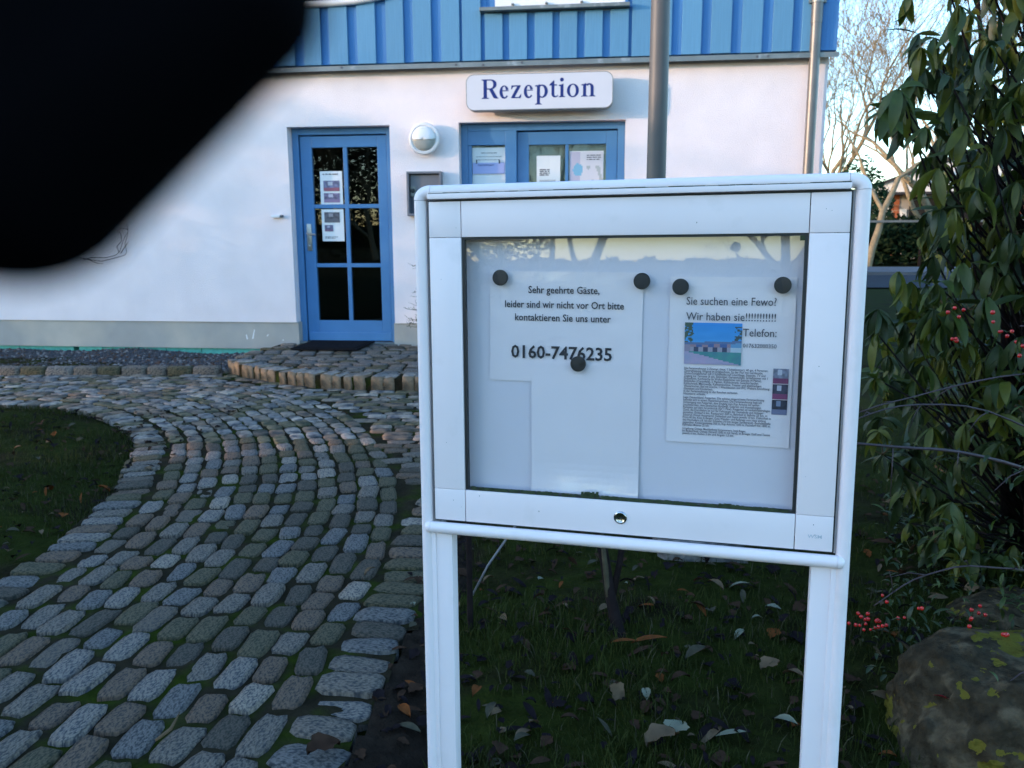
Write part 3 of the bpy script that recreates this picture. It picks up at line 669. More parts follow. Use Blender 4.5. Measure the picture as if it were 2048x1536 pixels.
for ch, fn, ox in (('R', gR, 0), ('e', ge, 222), ('z', gz, 362), ('e', ge, 520), ('p', gp, 656), ('t', gt, 833), ('i', gi, 945), ('o', go, 1044), ('n', gn, 1214)):
    g_ = Glyph(); fn(g_, ox)
    g_.mb.v = [(.148+v[0]*US*1.0, v[1], .105+v[2]*US) for v in g_.mb.v]
    g_.mb.build('letter', M['navy'], SG)

# ------------------------------------------------------------------ round wall lamp
LP = empty('wall_lamp', W(-1.857, 0, 2.155), YAW); tag(LP, 'round white bulkhead lamp between the two doors, unlit', 'lamp')
mb = MB(); mb.lathe([(.118, 0), (.118, .03), (.135, .04), (.152, .055), (.154, .075), (.146, .090), (.130, .094), (.122, .085)], 40, 'Y'); mb.build('ring', M['lampwhite'], LP, auto=True)
mb = MB(); mb.lathe([(.1215, .07), (.115, .092), (.095, .108), (.06, .12), (.03, .125), (.003, .126)], 32, 'Y'); mb.build('glass_dome', M['lampglass'], LP, auto=True)
mb = MB(); prof = [(.1225, .08), (.117, .096), (.097, .113), (.062, .125), (.032, .130), (.003, .131)]; n_ = 20; V_ = []
for r_, h in prof:
    for k in range(n_+1):
        t = math.pi*k/n_; V_.append((r_*math.cos(t), -h, r_*math.sin(t)*1.0-(.012 if r_ < .1 else 0)*1))
mb.add(V_, [(i*(n_+1)+k, i*(n_+1)+k+1, (i+1)*(n_+1)+k+1, (i+1)*(n_+1)+k) for i in range(len(prof)-1) for k in range(n_)])
o = mb.build('hood', M['lampwhite'], LP, smooth=True); so_ = o.modifiers.new('t', 'SOLIDIFY'); so_.thickness = .004
# small sensor
SN = MB(); SN.box(-.045, .045, -.05, 0, -.014, .014, .006); SN.cur = 1; SN.box(.046, .075, -.04, -.01, -.008, .014, .004)
o = SN.build('wall_sensor', [M['lampwhite'], M['pave']], None, loc=W(-3.43, 0, 1.42), rz=YAW); tag(o, 'tiny white fitting on the plaster left of the left door', 'fitting')
# letter / key box
KB = empty('key_box', W(-2.043, 0, 1.415), YAW); tag(KB, 'open grey metal key box on the wall between the doors', 'box')
mb = MB()
for a, b, c, d in ((0, .022, 0, .43), (.328, .35, 0, .43), (.022, .328, .408, .4295), (.022, .328, .0005, .022)): mb.box(a, b, -.085, 0, c, d, .003)
mb.build('housing', M['greybox'], KB)
mb = MB(); mb.box(.022, .328, -.02, -.002, .022, .408); mb.build('back_panel', M['darkbox'], KB)
mb = MB(); mb.box(.03, .32, -.04, -.0205, .21, .40, .004); mb.build('upper_plate', M['greybox'], KB)
mb = MB(); mb.box(.03, .085, -.05, -.0405, .19, .29, .004); mb.build('lock_plate', M['zinc'], KB)
mb = MB(); mb.lathe([(.022, 0), (.022, .004), (.015, .006)], 16, 'Y', (.055, -.0505, .245)); mb.build('keyhole', M['seal'], KB)

# downpipe and lamp post
DP = empty('downpipe', W(1.79, -.1, 0), YAW); tag(DP, 'zinc rain downpipe at the right corner of the house', 'downpipe')
mb = MB(); mb.tube([(0, 0, -.02), (0, 0, 3.16)], .047, 20); mb.build('pipe', M['pipe'], DP, auto=True)
mb = MB(); mb.tube([(0, 0, 3.10), (0, 0, 5.3)], .0505, 20); mb.build('upper_pipe', M['pipe'], DP, auto=True)
for z in (.6, 3.27):
    mb = MB(); mb.tube([(0, 0, z), (0, 0, z+.035)], .056, 20); mb.box(-.075, -.05, -.012, .012, z, z+.035, .002); mb.box(.05, .075, -.012, .012, z, z+.035, .002); mb.box(-.008, .008, .05, .1, z+.005, z+.03); mb.build('clamp', M['zinc'], DP, auto=True)
LPO = empty('lamp_post', (.748, 4.4, -.02)); tag(LPO, 'plain grey steel lamp post standing behind the notice board', 'lamp post')
mb = MB(); mb.tube([(0, 0, 0), (0, 0, 1.1), (0, 0, 4.6)], [.054, .0505, .043], 24); o = mb.build('post', M['pole'], LPO, auto=True)
mb = MB(); mb.tube([(0, 0, 4.6), (0, 0, 4.66)], .06, 16); mb.lathe([(.07, 4.66), (.2, 4.7), (.24, 4.8), (.16, 4.95), (.05, 5.02)], 20); mb.build('luminaire', M['lampwhite'], LPO, auto=True)

# ------------------------------------------------------------------ step
step = MB(); SF = STEPF; P_ = [(x, y) for x, y in SF]
# inner floor of the step
cxs = [Vector(p) for p in P_]
step_poly = P_+[(1.2, 8.17), (.0, 8.32), (-2.42, 8.6)][:2]
step.add([(x, y, .108) for x, y in P_]+[(x, y, -.03) for x, y in P_], [tuple(range(len(P_)))]+[(i, i+len(P_), (i+1) % len(P_)+len(P_), (i+1) % len(P_)) for i in range(len(P_))])
ST = tag(step.build('entrance_step', M['joint']), 'raised cobbled entrance step with a curved edge of rough granite blocks', 'step')
sf = smooth_poly(resample(P_[1:], .05), 3); inner = offset(sf, -.115, 1)
def block(seed, l, w_, h):
    rr = random.Random(seed); mb = MB(); bm = bmesh.new(); bmesh.ops.create_cube(bm, size=1); bmesh.ops.subdivide_edges(bm, edges=bm.edges[:], cuts=3, use_grid_fill=True)
    for v in bm.verts:
        c = v.co; r_ = max(abs(c.x), abs(c.y)); k = 1-.16*(max(0, abs(c.x)-.25)+max(0, abs(c.y)-.25)+max(0, abs(c.z)-.25)); c *= k
        d = noise.noise_vector(Vector((c.x*3+seed*3.1, c.y*3, c.z*3)))*.07+noise.noise_vector(Vector((c.x*9+seed, c.y*9, c.z*9)))*.03
        c += d; v.co = Vector((c.x*l, c.y*w_, c.z*h))
    bm.verts.index_update(); mb.add([v.co for v in bm.verts], [[v.index for v in f.verts] for f in bm.faces]); bm.free(); return mb
BLK = []
for k in range(7):
    mb = block(k+1, .22, .098, .15); me = mb.mesh('edge_stone', [SUNLIT, STONE[k % 3], STONE[4]], True)
    for p in me.polygons: p.material_index = 1 if (p.normal.z > .6) else 0
    BLK.append(me)
d = 0; Ls = [0]
for a, b in zip(sf, sf[1:]): Ls.append(Ls[-1]+(b-a).length)
while d < Ls[-1]-.1:
    j = 0
    while Ls[j+1] < d+.05: j += 1
    p = sf[j]; t_ = (sf[min(j+2, len(sf)-1)]-sf[max(j-2, 0)]).normalized(); nrm = Vector((-t_.y, t_.x))
    sc2 = random.uniform(.78, 1.18); c = p+nrm*.095
    o = link('edge_stone', random.choice(BLK), ST, (c.x, c.y, .052+random.gauss(0, .003)))
    o.rotation_euler = (0, 0, math.atan2(nrm.y, nrm.x)+random.gauss(0, .04)); o.scale = (1, sc2, random.uniform(.9, 1.08)); d += .104*sc2+random.uniform(.004, .016)
k = 0; yy = 6.75
BP = []
while yy < 8.7:
    xx = -2.6+random.uniform(0, .1)
    while xx < 1.2:
        ln = random.uniform(.12, .18); q = (xx+ln/2, yy+.0*xx)
        if in_poly(q, P_) and dist(sf, Vector(q)) > .25: BP.append((q[0], q[1], ln))
        xx += ln+.014
    yy += .104
for (x_, y_, ln) in BP:
    if len([1 for c in ST.children if c.name.startswith('paving_stone')]) >= 290: break
    o = link('paving_stone', CME[random.choice((0, 1, 2, 1, 2, 5, 4))][random.randrange(NSH)], ST, (x_, y_, .112+random.gauss(0, .002))); o.rotation_euler = (0, 0, math.pi/2+YAW+random.gauss(0, .05)); o.scale = (.088, ln, 1)
# door mat
mb = MB(); mb.box(-.335, .335, -.31, .31, 0, .018, .004); mb.box(-.30, .30, -.275, .275, .0175, .023, .002)
o = mb.build('doormat', M['mat_rubber'], None, loc=W(-2.77, -.33, .131), rz=YAW); tag(o, 'black rubber doormat in front of the left blue door', 'doormat')
# kerb of the gravel bed
KR = empty('gravel_kerb', (0, 0, 0)); tag(KR, 'row of rounded kerb stones in front of the gravel strip', 'kerb')
KBM = []
for k in range(4):
    mb = block(20+k, 1, 1, 1); KBM.append(mb.mesh('kerb_stone', STONE[(1, 4, 5, 0)[k]], True))
x_ = -2.62
while x_ > -8:
    l_ = random.uniform(.17, .24); o = link('kerb_stone', random.choice(KBM), KR, (x_-l_/2, 7.35-.015*(x_+2.6)+random.gauss(0, .006), .025)); o.scale = (l_*1.03, .115, .11); o.rotation_euler = (0, 0, random.gauss(0, .04)); x_ -= l_+.012
# gravel
gm = MB(); rr = random.Random(11)
ico = [(0, 0, 1), (.89, 0, .45), (.28, .85, .45), (-.72, .53, .45), (-.72, -.53, .45), (.28, -.85, .45), (.72, .53, -.45), (-.28, .85, -.45), (-.89, 0, -.45), (-.28, -.85, -.45), (.72, -.53, -.45), (0, 0, -1)]
icf = [(0, 1, 2), (0, 2, 3), (0, 3, 4), (0, 4, 5), (0, 5, 1), (1, 6, 2), (2, 7, 3), (3, 8, 4), (4, 9, 5), (5, 10, 1), (6, 7, 2), (7, 8, 3), (8, 9, 4), (9, 10, 5), (10, 6, 1), (11, 7, 6), (11, 8, 7), (11, 9, 8), (11, 10, 9), (11, 6, 10)]
def gz_(x, y): 
    return -.022+.05*max(0, noise.noise(Vector((x*1.1, y*.8, 3)))+.5)*(1 if x > -5.4 else max(.05, (x+6.2)/.8))
gb_ = MB(); st = .1
for k in range(5200):
    x = -6.5+3.95*rr.random(); y = 7.46+rr.random()*1.6
    wy = (DD-TT.y*0-(x*NN.x))/NN.y
    if y > wy-.0 or in_poly((x, y), [(a-.0, b) for a, b in SF]) : continue
    s_ = rr.uniform(.008, .02); gm.cur = rr.choices((0, 1, 2), (70, 16, 14))[0]; a = rr.uniform(0, 6.28); ca, sa = math.cos(a), math.sin(a); q = rr.uniform(.6, 1)
    z = gz_(x, y)+s_*.4; gm.add([(x+(v[0]*ca-v[1]*sa*q)*s_, y+(v[0]*sa+v[1]*ca*q)*s_, z+v[2]*s_*.7) for v in ico], icf)
tag(gm.build('gravel', [M['gravel'], M['gravel2'], M['gravel3']], smooth=False), 'dark gravel strip along the foot of the white wall', 'gravel', kind='stuff')
gs = MB(); nx, ny = 66, 18
V_ = [(-6.6+4.1*i/nx, 7.42+1.75*j/ny, gz_(-6.6+4.1*i/nx, 7.42+1.75*j/ny)) for j in range(ny+1) for i in range(nx+1)]
gs.add(V_, [(j*(nx+1)+i, j*(nx+1)+i+1, (j+1)*(nx+1)+i+1, (j+1)*(nx+1)+i) for j in range(ny) for i in range(nx)]); tag(gs.build('gravel_bed', M['gravel'], smooth=True), 'gravel bed surface at the wall', kind='structure')

# ------------------------------------------------------------------ notice board
Tb = Vector((.96257815, -.27084961, .00915352)); Vb = Vector((-.0028255, .02374432, .99971407)); Nb = Vector((.27098951, .96232879, -.02209048)); Cb = Vector((.20574165, 1.51139945, .98659303))
BM = Matrix(((Tb.x, Nb.x, Vb.x, Cb.x), (Tb.y, Nb.y, Vb.y, Cb.y), (Tb.z, Nb.z, Vb.z, Cb.z), (0, 0, 0, 1)))
NB = bpy.data.objects.new('notice_board', None); COL.objects.link(NB); NB.matrix_world = BM @ Matrix.Translation((0, 0, -1.02)); NB.empty_display_size = .1
tag(NB, 'white aluminium display case on two posts holding pinned notices', 'notice board')
OFF = Vector((0, 0, 1.02))
def nb(mb, name, m, parent=NB, auto=True, smooth=False):
    if parent is NB: mb.v = [(v[0], v[1], v[2]+1.02) for v in mb.v]
    return mb.build(name, m, parent, auto=auto, smooth=smooth)
xs_ = .3965; TR = .0125; ytube = .008
for sgn in (-1, 1):
    mb = MB(); mb.tube([(sgn*xs_, ytube, -1.06), (sgn*xs_, ytube, .3195)], TR, 24); po = nb(mb, 'post', M['alu'])
    mb = MB(); xa, xb = sorted((sgn*(xs_-.008), sgn*(xs_-.053))); mb.box(xa, xb, ytube-.004, ytube+.028, -1.06, -.331, .0025)
    xa, xb = sorted((sgn*(xs_-.0095), sgn*(xs_-.019))); mb.box(xa, xb, ytube-.0075, ytube-.0035, -1.06, -.331, .001); nb(mb, 'post_profile', M['alu'])
    # rounded corner elbow
    mb = MB(); pts = [(sgn*xs_, ytube, .3203)]+[(sgn*(xs_-.030+.030*math.cos(R(a))), ytube, .3245+.030*0+(.0105)*0+.0125*math.sin(R(a))*1.0*0+.0125+(-.0125)+.0125*math.sin(R(a))) for a in range(0, 91, 10)]
    pts = [(sgn*xs_, ytube, .3203)]+[(sgn*(xs_-.020+.020*math.cos(R(a))), ytube, .3215+.014*math.sin(R(a))) for a in range(0, 91, 9)]+[(sgn*(xs_-.0225), ytube, .3355)]
    mb.tube(pts, TR+.0002, 24); nb(mb, 'corner_joint', M['alu'])
mb = MB(); mb.tube([(-(xs_-.0233), ytube, .3355), (xs_-.0233, ytube, .3355)], TR, 24); nb(mb, 'top_rail', M['alu'])
mb = MB(); mb.box(-.3765, .3765, -.0105, .030, .3208, .3312, .0015); nb(mb, 'drip_edge', M['alu'])
mb = MB(); rrg = random.Random(2); x = -.374
while x < .37:
    l_ = rrg.uniform(.008, .03); mb.box(x, min(x+l_, .375), -.0098-rrg.uniform(0, .0005), -.002, .3308, .3318+rrg.uniform(0, .0011)); x += l_+.0004
nb(mb, 'grime_line', M['grime'])
mb = MB(); mb.tube([(-.3865, -.001, -.3295), (.3865, -.001, -.3295)], .0118, 24); nb(mb, 'bottom_rail', M['alu'])
for sgn in (-1, 1):
    mb = MB(); mb.tube([(sgn*.3868, -.001, -.3295), (sgn*.393, -.001, -.3295), (sgn*.3985, -.001, -.3295), (sgn*.400, -.001, -.3295)], [.0122, .0115, .007, .002], 24); nb(mb, 'end_cap', M['alu'])
# sash
G = (-.3125, .3130, -.2478, .2495)
sx0, sx1, sz0, sz1 = -.3775, .3775, -.3125, .3165; g_ = .0007
for nm, a, b, c, d in (('sash_rail', G[0]+g_, G[1]-g_, G[3], sz1), ('sash_rail', G[0]+g_, G[1]-g_, sz0, G[2]), ('sash_stile', sx0, G[0]-g_, G[2]+g_, G[3]-g_), ('sash_stile', G[1]+g_, sx1, G[2]+g_, G[3]-g_),
                       ('sash_corner', sx0, G[0]-g_, G[3], sz1), ('sash_corner', G[1]+g_, sx1, G[3], sz1), ('sash_corner', sx0, G[0]-g_, sz0, G[2]), ('sash_corner', G[1]+g_, sx1, sz0, G[2])):
    mb = MB(); mb.box(a, b, 0, .014, c, d, .0012); nb(mb, nm, M['alu'])
mb = MB()
for a, b, c, d in ((sx0-.003, sx0+.02, sz0-.003, sz1+.003), (sx1-.02, sx1+.003, sz0-.003, sz1+.003), (sx0+.02, sx1-.02, sz1-.02, sz1+.003), (sx0+.02, sx1-.02, sz0-.003, sz0+.02)): mb.box(a, b, .0045, .05, c, d)
nb(mb, 'case_body', M['seal'], auto=False)
for a, b in ((-.3865, -.3812), (.3812, .3865)): mb = MB(); mb.box(a, b, .012, .045, -.318, .3205); nb(mb, 'side_strip', M['alu'], auto=False)
mb = MB()
for a, b, c, d in ((G[0], G[0]+.0055, G[2], G[3]), (G[1]-.0055, G[1], G[2], G[3]), (G[0]+.0055, G[1]-.0055, G[3]-.0045, G[3]), (G[0]+.0055, G[1]-.0055, G[2], G[2]+.0045)): mb.box(a, b, .004, .0145, c, d)
nb(mb, 'seal', M['seal'], auto=False)
mb = MB(); mb.box(-.345, .345, .038, .044, -.29, .29); nb(mb, 'back_panel', M['aluback'], auto=False)
mb = MB()
for a, b, c, d in ((-.349, -.345, -.294, .294), (.345, .349, -.294, .294), (-.345, .345, .29, .294), (-.345, .345, -.294, -.29)): mb.box(a, b, .016, .044, c, d)
nb(mb, 'case_lining', M['aluback'], auto=False)
mb = MB(); mb.box(G[0]-.004, G[1]+.004, .0095, .0115, G[2]-.004, G[3]+.004); nb(mb, 'glass_pane', M['pane'], auto=False)
mb = MB(); mb.add([(-.378, .051, -.314), (.378, .051, -.314), (.378, .051, .314), (-.378, .051, .314)], [(0, 3, 2, 1)]); nb(mb, 'rear_sheet', M['alu'], auto=False)
# moss along the lower seal
mb = MB(); rr = random.Random(9)
for k in range(420):
    x = G[0]+.012+(G[1]-G[0]-.024)*rr.random(); hgt = (.0012+.0035*max(0, noise.noise(Vector((x*18, 1, 1)))+.35)+(.005 if abs(x+.063) < .02 else 0))*rr.uniform(.5, 1.3)
    mb.box(x-.0022, x+.0022, .002+rr.uniform(0, .003), .0086, G[2]+.001, G[2]+.0035+hgt)
nb(mb, 'moss_strip', M['grime'], auto=False); NB.children[-1]['kind'] = 'stuff'
mb = MB(); mb.lathe([(.0125, 0), (.0125, .002), (.0105, .0035), (.0095, .0035), (.0085, .0028), (.0005, .0028)], 28, 'Y', (-.0015, 0, -.279)); lk = nb(mb, 'lock', M['chrome'])
mb = MB(); mb.box(-.0045, .0015, -.0034, -.0029, -.2802, -.2784); nb(mb, 'keyhole', M['seal'], auto=False)
v_, f_ = text_mesh('WSM', .009, .335, -.289, width=.024, bold=.01); mb = MB(); mb.add([(a, -.0003, c) for a, b, c in v_], f_); nb(mb, 'embossed_mark', mat('embossed', (.50, .53, .58), .4), auto=False)
mb = MB(); rr = random.Random(31)
for k in range(14):
    u_ = rr.choice((rr.uniform(-.37, .37), rr.uniform(-.37, -.32), rr.uniform(.32, .37))); w_9 = rr.choice((rr.uniform(-.31, -.255), rr.uniform(.26, .31), rr.uniform(-.3, .3)))
    if abs(u_) < .32 and abs(w_9) < .255: continue
    q = rr.uniform(.0003, .0007); mb.box(u_-q, u_+q, -.0002, .001, w_9-q*rr.uniform(1, 3.5), w_9+q)
nb(mb, 'dirt_specks', M['grime'], auto=False); NB.children[-1]['kind'] = 'stuff'
# corner bracket of the glass, upper right
mb = MB(); mb.box(.2995, .3075, .003, .009, .237, .2452); nb(mb, 'glass_clip', M['grime'], auto=False)

# ------------------------------------------------------------------ sheets in the case
YP = .0368
o1 = sheet_at('paper_sheet', .297, .213, BM, YP-.0006, M['sleeve'], 'landscape laminated notice with large phone number, pinned upper left in the case', 'notice', -.2665, .1850, R(.6), curl=.0009, nx=12)
def put_text(o, items, m, nm='lettering'):
    for body, width, hgt, x, z, bold, al in items:
        v_, f_ = text_mesh(body, hgt, x, z, width=width, align=al, bold=bold*1.0); mb = MB(); mb.add([(a, -.0026, c) for a, b, c in v_], f_); mb.build(nm, m, o)
cx_ = .1445
put_text(o1, [('Sehr geehrte Gäste,', .138, .0192, cx_+.002, -.041, .012, 'C'), ('leider sind wir nicht vor Ort bitte', .231, .0192, cx_+.002, -.069, .012, 'C'),
              ('kontaktieren Sie uns unter', .187, .0192, cx_, -.094, .012, 'C'), ('0160-7476235', .198, .0345, cx_-.002, -.1665, .022, 'C')], M['ink'])
# blank portrait sheet hanging below
o2 = sheet_at('paper_sheet', .211, .297, BM, YP-.0034, M['sleeve'], 'blank portrait sheet hanging under the phone number, held by a single magnet', 'paper', -.1835, .0095, 0, curl=.0003, flare=.014, nx=10)
o3 = sheet_at('paper_sheet', .220, .308, BM, YP-.0012, M['sleeve'], 'portrait advert with a blue house picture and small print at the right of the case', 'notice', .0795, .1745, R(.3), curl=.0012)
put_text(o3, [('Sie suchen eine Fewo?', .157, .0205, .030, -.0505, .004, 'LEFT'), ('Wir haben sie!!!!!!!!!!!', .157, .0205, .030, -.0785, .004, 'LEFT'), ('Telefon:', .058, .0200, .1315, -.106, .003, 'LEFT'), ('017632000350', .058, .0105, .1325, -.1265, .003, 'LEFT')], M['greyink'])
printed('picture', .0285, -.1595, .1015, .0765, -.0027, pic_house, 48, 36, o3)
for k, (f) in enumerate((pic_room(2, (.2, .22, .3), (.18, .04, .12), (.5, .52, .6)), pic_room(7, (.05, .05, .09), (.22, .05, .14), (.5, .5, .6)), pic_room(5, (.03, .035, .06), (.16, .18, .3), (.2, .25, .38)))):
    printed('picture', .187, -.190-.0285*k, .0265, .0272, -.0027, f, 14, 14, o3)
small = ['Die Ferienwohnung: 2 Zimmer, (max. 1 Schlafzimmer), 40 qm, 4 Personen,', 'Zentralheizung, Eingang im Erdgeschoss, 2x der Flur mit Garderobe,', 'Wohn/Schlafzimmer mit 2 Schlafsofas auf Couchliege, Sitzecke, TV und', 'Zugang zur Terrasse (6 qm, Sitzmöbel, Gartenmöbel), Schlafzimmer mit 1', 'Doppelbett, Kochnische im Wohn-/Esszimmer mit Essecke (4 Plätze),', 'Einzelofen (Ceranfeld), 2 Platten, Kühlschrank, Geschirrspüler,', 'Kühlschrank, Mikrowelle, Kaffeemaschine, Toaster und elektrischem', 'Wasserkocher, Bad mit Dusche, 1 Waschbecken und WC. Weitere Einrichtung:', 'Gästebett und Kinderbett.', 'In der Ferienwohnung ist das Rauchen verboten.', 'Haustiere: erlaubt.', '',
         'Lage: Deutschland, Putgarten. Die schöne eingerichtete Ferienwohnung', 'befindet sich in einem Appartementhaus. Die Ferienwohnung liegt am', 'Ortseingang von Putgarten, dem Eingang zum Kap Arkona mit seinen', 'Leuchttürmen, dem slawischen Burgwall, Galerien und Ausstellungen.', 'Parkplatz auf dem Grundstück (für 1 Pkw). Putgarten ist verkehrsberuhigte', 'Zone, die Durchfahrt ist nur für Fahrzeuge der Gemeinde und Anlieger', 'gestattet. Einkauf 6 km, Restaurant 300 m, Bahnhof in Saßnitz 25 km, in', 'Juliusruh (Hotel Aquamaris): Hallenbad und Sauna jeweils 10 km, Diskothek in', 'Prora 40 km, Kino in Bergen. Gute Wander- und Radwege vom Haus entlang', 'des Hochufers z.B. bis zur Schaabe (10 km langer Sandstrand). Bushaltestelle', 'gegenüber, Kinderspielplatz 300 m, Kap Arkona 1500 m, Fischdorf Vitt 1800 m,', 'Fährhafen Mukran 25 km.', '', 'Umgebung: Ostsee, Mecklenburg-Vorpommern, Insel Rügen.', 'Im Badeurlaub: Ostsee (Strand 1500 m mit Sand), in Breege. Golf und Tennis', 'jeweils 6 km. Reiten 3 km und Angeln 1,5 km.']
mb = MB(); z = -.1695
for ln in small:
    if ln == '': z -= .0020; continue
    wd_ = .157*min(1.0, len(ln)/74); v_, f_ = text_mesh(ln, .0060, .0295, z, width=wd_, bold=.012); mb.add([(a, -.0026, c) for a, b, c in v_], f_); z -= .00475
mb.build('small_print', M['greyink'], o3)
for (x, z, lb, r_) in ((-.2425, .1725, 'black round magnet at the upper left corner of the phone number notice', .0152), (.0285, .1665, 'black round magnet at the upper right corner of the phone number notice', .0152), (-.0895, .0098, 'single black magnet just under the phone number', .0148),
                   (.0985, .1565, 'black round magnet left of the heading on the house advert', .0148), (.2750, .1600, 'black round magnet at the top right corner of the house advert', .0148)):
    mb = MB(); mb.lathe([(r_*.96, 0), (r_, .0015), (r_, .0055), (r_*.93, .0068), (r_*.6, .0072), (.0005, .0072)], 32, 'Y'); o = mb.build('magnet', M['magnet'], auto=True); o.matrix_world = BM @ Matrix.Translation((x, YP-.0095, z)); tag(o, lb, 'magnet', 'round black magnets in the display case')

# ------------------------------------------------------------------ stakes behind the board
mb = MB(); mb.tube([(-.135, 2.45, -.03), (-.137, 2.46, .5), (-.133, 2.46, .95)], .0095, 10); tag(mb.build('garden_stake', M['darkbark'], auto=True), 'straight dark stake in the grass just right of the left post', 'stake')
mb = MB(); mb.tube([(-.13, 2.49, .10), (-.08, 2.49, .2), (.03, 2.5, .36), (.12, 2.5, .5)], .0035, 6); tag(mb.build('thin_cane', M['greybox'], smooth=True), 'thin grey cane slanting up from the dark stake', 'cane')
mb = MB(); rr = random.Random(4)
mb.tube([(.345, 2.30, -.03), (.32, 2.34, .05), (.30, 2.38, .14), (.285, 2.42, .24), (.25, 2.46, .42), (.22, 2.5, .7), (.21, 2.5, .9)], [.026, .020, .017, .016, .015, .013, .010], 9)
mb.tube([(.30, 2.38, .12), (.33, 2.42, .24), (.36, 2.45, .45), (.38, 2.45, .8)], [.012, .010, .009, .007], 7)
tr = mb.build('sapling', M['darkbark'], smooth=True); tag(tr, 'dark forked sapling stem leaning in the grass behind the display case', 'sapling')
mb = MB(); mb.tube([(.295, 2.365, .11), (.290, 2.385, .17), (.283, 2.40, .24), (.272, 2.42, .34)], [.005, .010, .009, .006], 7); mb.build('pale_bark_patch', DEAD['grey'], tr, smooth=True)
mb = block(33, .34, .2, .12); o = mb.build('low_stone', STONE[2], smooth=True, loc=(.72, 3.05, .03)); tag(o, 'low dark bluish stone in the grass seen under the display case', 'stone')

# ------------------------------------------------------------------ fallen leaves
def leaf_geo(l, w_, curl, kind='lance', n=5):
    mb = MB(); V_ = []; F_ = []; rl_ = random.Random(int(l*1000)+n)
    for i in range(n+1):
        u = i/n
        if kind == 'lance': hw = w_/2*math.sin(math.pi*min(1, u*.96+.02))**.8
        else: hw = w_/2*(math.sin(math.pi*min(1, u*.97+.02))**.6)*(1+rl_.uniform(-.24, .24))
        z = curl*l*(u*(1-u))*1.6; x = (u-.5)*l
        V_ += [(x, -hw, z+abs(curl)*w_*.55), (x, 0, z), (x, hw, z+abs(curl)*w_*.45)]
    for i in range(n): a = i*3; F_ += [(a, a+3, a+4, a+1), (a+1, a+4, a+5, a+2)]
    mb.add(V_, F_); return mb
LG = [leaf_geo(.085, .03, .35), leaf_geo(.06, .028, .5), leaf_geo(.05, .04, .4, 'lobed', 7), leaf_geo(.10, .028, .2), leaf_geo(.04, .022, .6), leaf_geo(.062, .055, .35, 'lobed', 9)]
LME = {}
def leaf_obj(kind, gi, x, y, z, rz, s=1, tilt=.25):
    if (kind, gi) not in LME: LME[(kind, gi)] = LG[gi].mesh('fallen_leaf', DEAD[kind], True)
    o = link('fallen_leaf', LME[(kind, gi)]); o.location = (x, y, z); o.rotation_euler = (random.gauss(0, tilt), random.gauss(0, tilt), rz); o.scale = (s,)*3; return o
def gz_at(x, y):
    if in_poly((x, y), RBP): return max(0, lawn_z2(x, y, RB))+.022
    if in_poly((x, y), LBP): return max(0, lawn_z2(x, y, LB)*1.3)+.02
    return .022
special = [(.294, 2.466, 'tan', 0, .9, 1.0, 'pale tan curled leaf beside the sapling stem'), (.40, 2.26, 'orange', 3, .25, 1.15, 'long rusty brown leaf lying at the foot of the sapling'),
 (.524, 2.203, 'grey', 0, .7, 1.1, 'large grey-green leaf with one pale edge, in the grass between the posts'), (.341, 1.954, 'pale', 1, 1.5, .85, 'small whitish leaf standing bright in the grass below the case'), (.677, 1.876, 'pale', 1, -.6, .95, 'pale green leaf near the foot of the right post'),
 (.723, 2.147, 'tan', 5, .3, 1.0, 'crumpled tan leaf left of a matching curled one near the right post'), (.775, 2.11, 'tan', 1, -.9, 1.1, 'curled tan leaf close to the right post'), (.698, 2.684, 'tan', 1, -.9, 1.1, 'pale drooping leaf tip under the right half of the case'), (.79, 2.704, 'pale', 0, .05, .9, 'narrow whitish leaf lying flat under the right half of the case'),
 (.849, 2.531, 'pale', 2, -.3, 1.0, 'ragged pale leaf in the dark grass by the right post'), (.395, 1.82, 'pale', 5, .9, 1.0, 'lobed greenish white leaf at the bottom of the picture'), (.35, 1.77, 'tan', 2, .5, 1.8, 'big dry tan maple leaf at the bottom edge between the posts'), (.525, 1.815, 'pale', 3, .05, .75, 'narrow pale leaf at the bottom edge right of the lobed leaf'),
 (-.281, 1.959, 'orange', 1, -.9, .95, 'orange brown leaf on the soil beside the cobbles'), (-.455, 1.80, 'brown', 5, .6, 1.35, 'dark red-brown curled leaf on the last cobbles at the bottom edge'), (-.045, 1.912, 'tan', 4, .8, .9, 'small tan scrap of leaf right of the left post'), (.325, 2.245, 'orange', 3, .1, .8, 'thin rust leaf below the long rusty one'), (-.1, 2.03, 'orange', 1, 1.3, .9, 'upright orange leaf beside the left post'),
 (.45, 2.05, 'brown', 1, .4, 1.0, 'dark brown leaf stem-up in the middle of the grass'), (.775, 2.455, 'pale', 4, 0, .9, 'small bluish white leaf scrap in the grass left of the right post')]
for (x, y, kd, gi, rz, s_, lb) in special:
    tag(leaf_obj(kd, gi, x, y, gz_at(x, y), rz, s_, .15), lb, 'leaf')
rr = random.Random(21); random.seed(21)
def scatter(n, reg, kinds, lab, grp):
    for _ in range(n):
        x, y = reg(rr); kd = rr.choice(kinds); gi_ = rr.randrange(6); tag(leaf_obj(kd, gi_, x, y, gz_at(x, y)+rr.uniform(-.008, .004), rr.uniform(0, 6.28), rr.uniform(.45, .9), .45), {'brown': 'dull brown', 'dark': 'blackened wet', 'tan': 'pale tan', 'grey': 'grey-green', 'orange': 'rusty orange', 'pale': 'whitish'}[kd]+(' narrow ', ' oval ', ' ragged ', ' long narrow ', ' tiny ', ' broad ragged ')[gi_]+lab, 'leaf', grp)
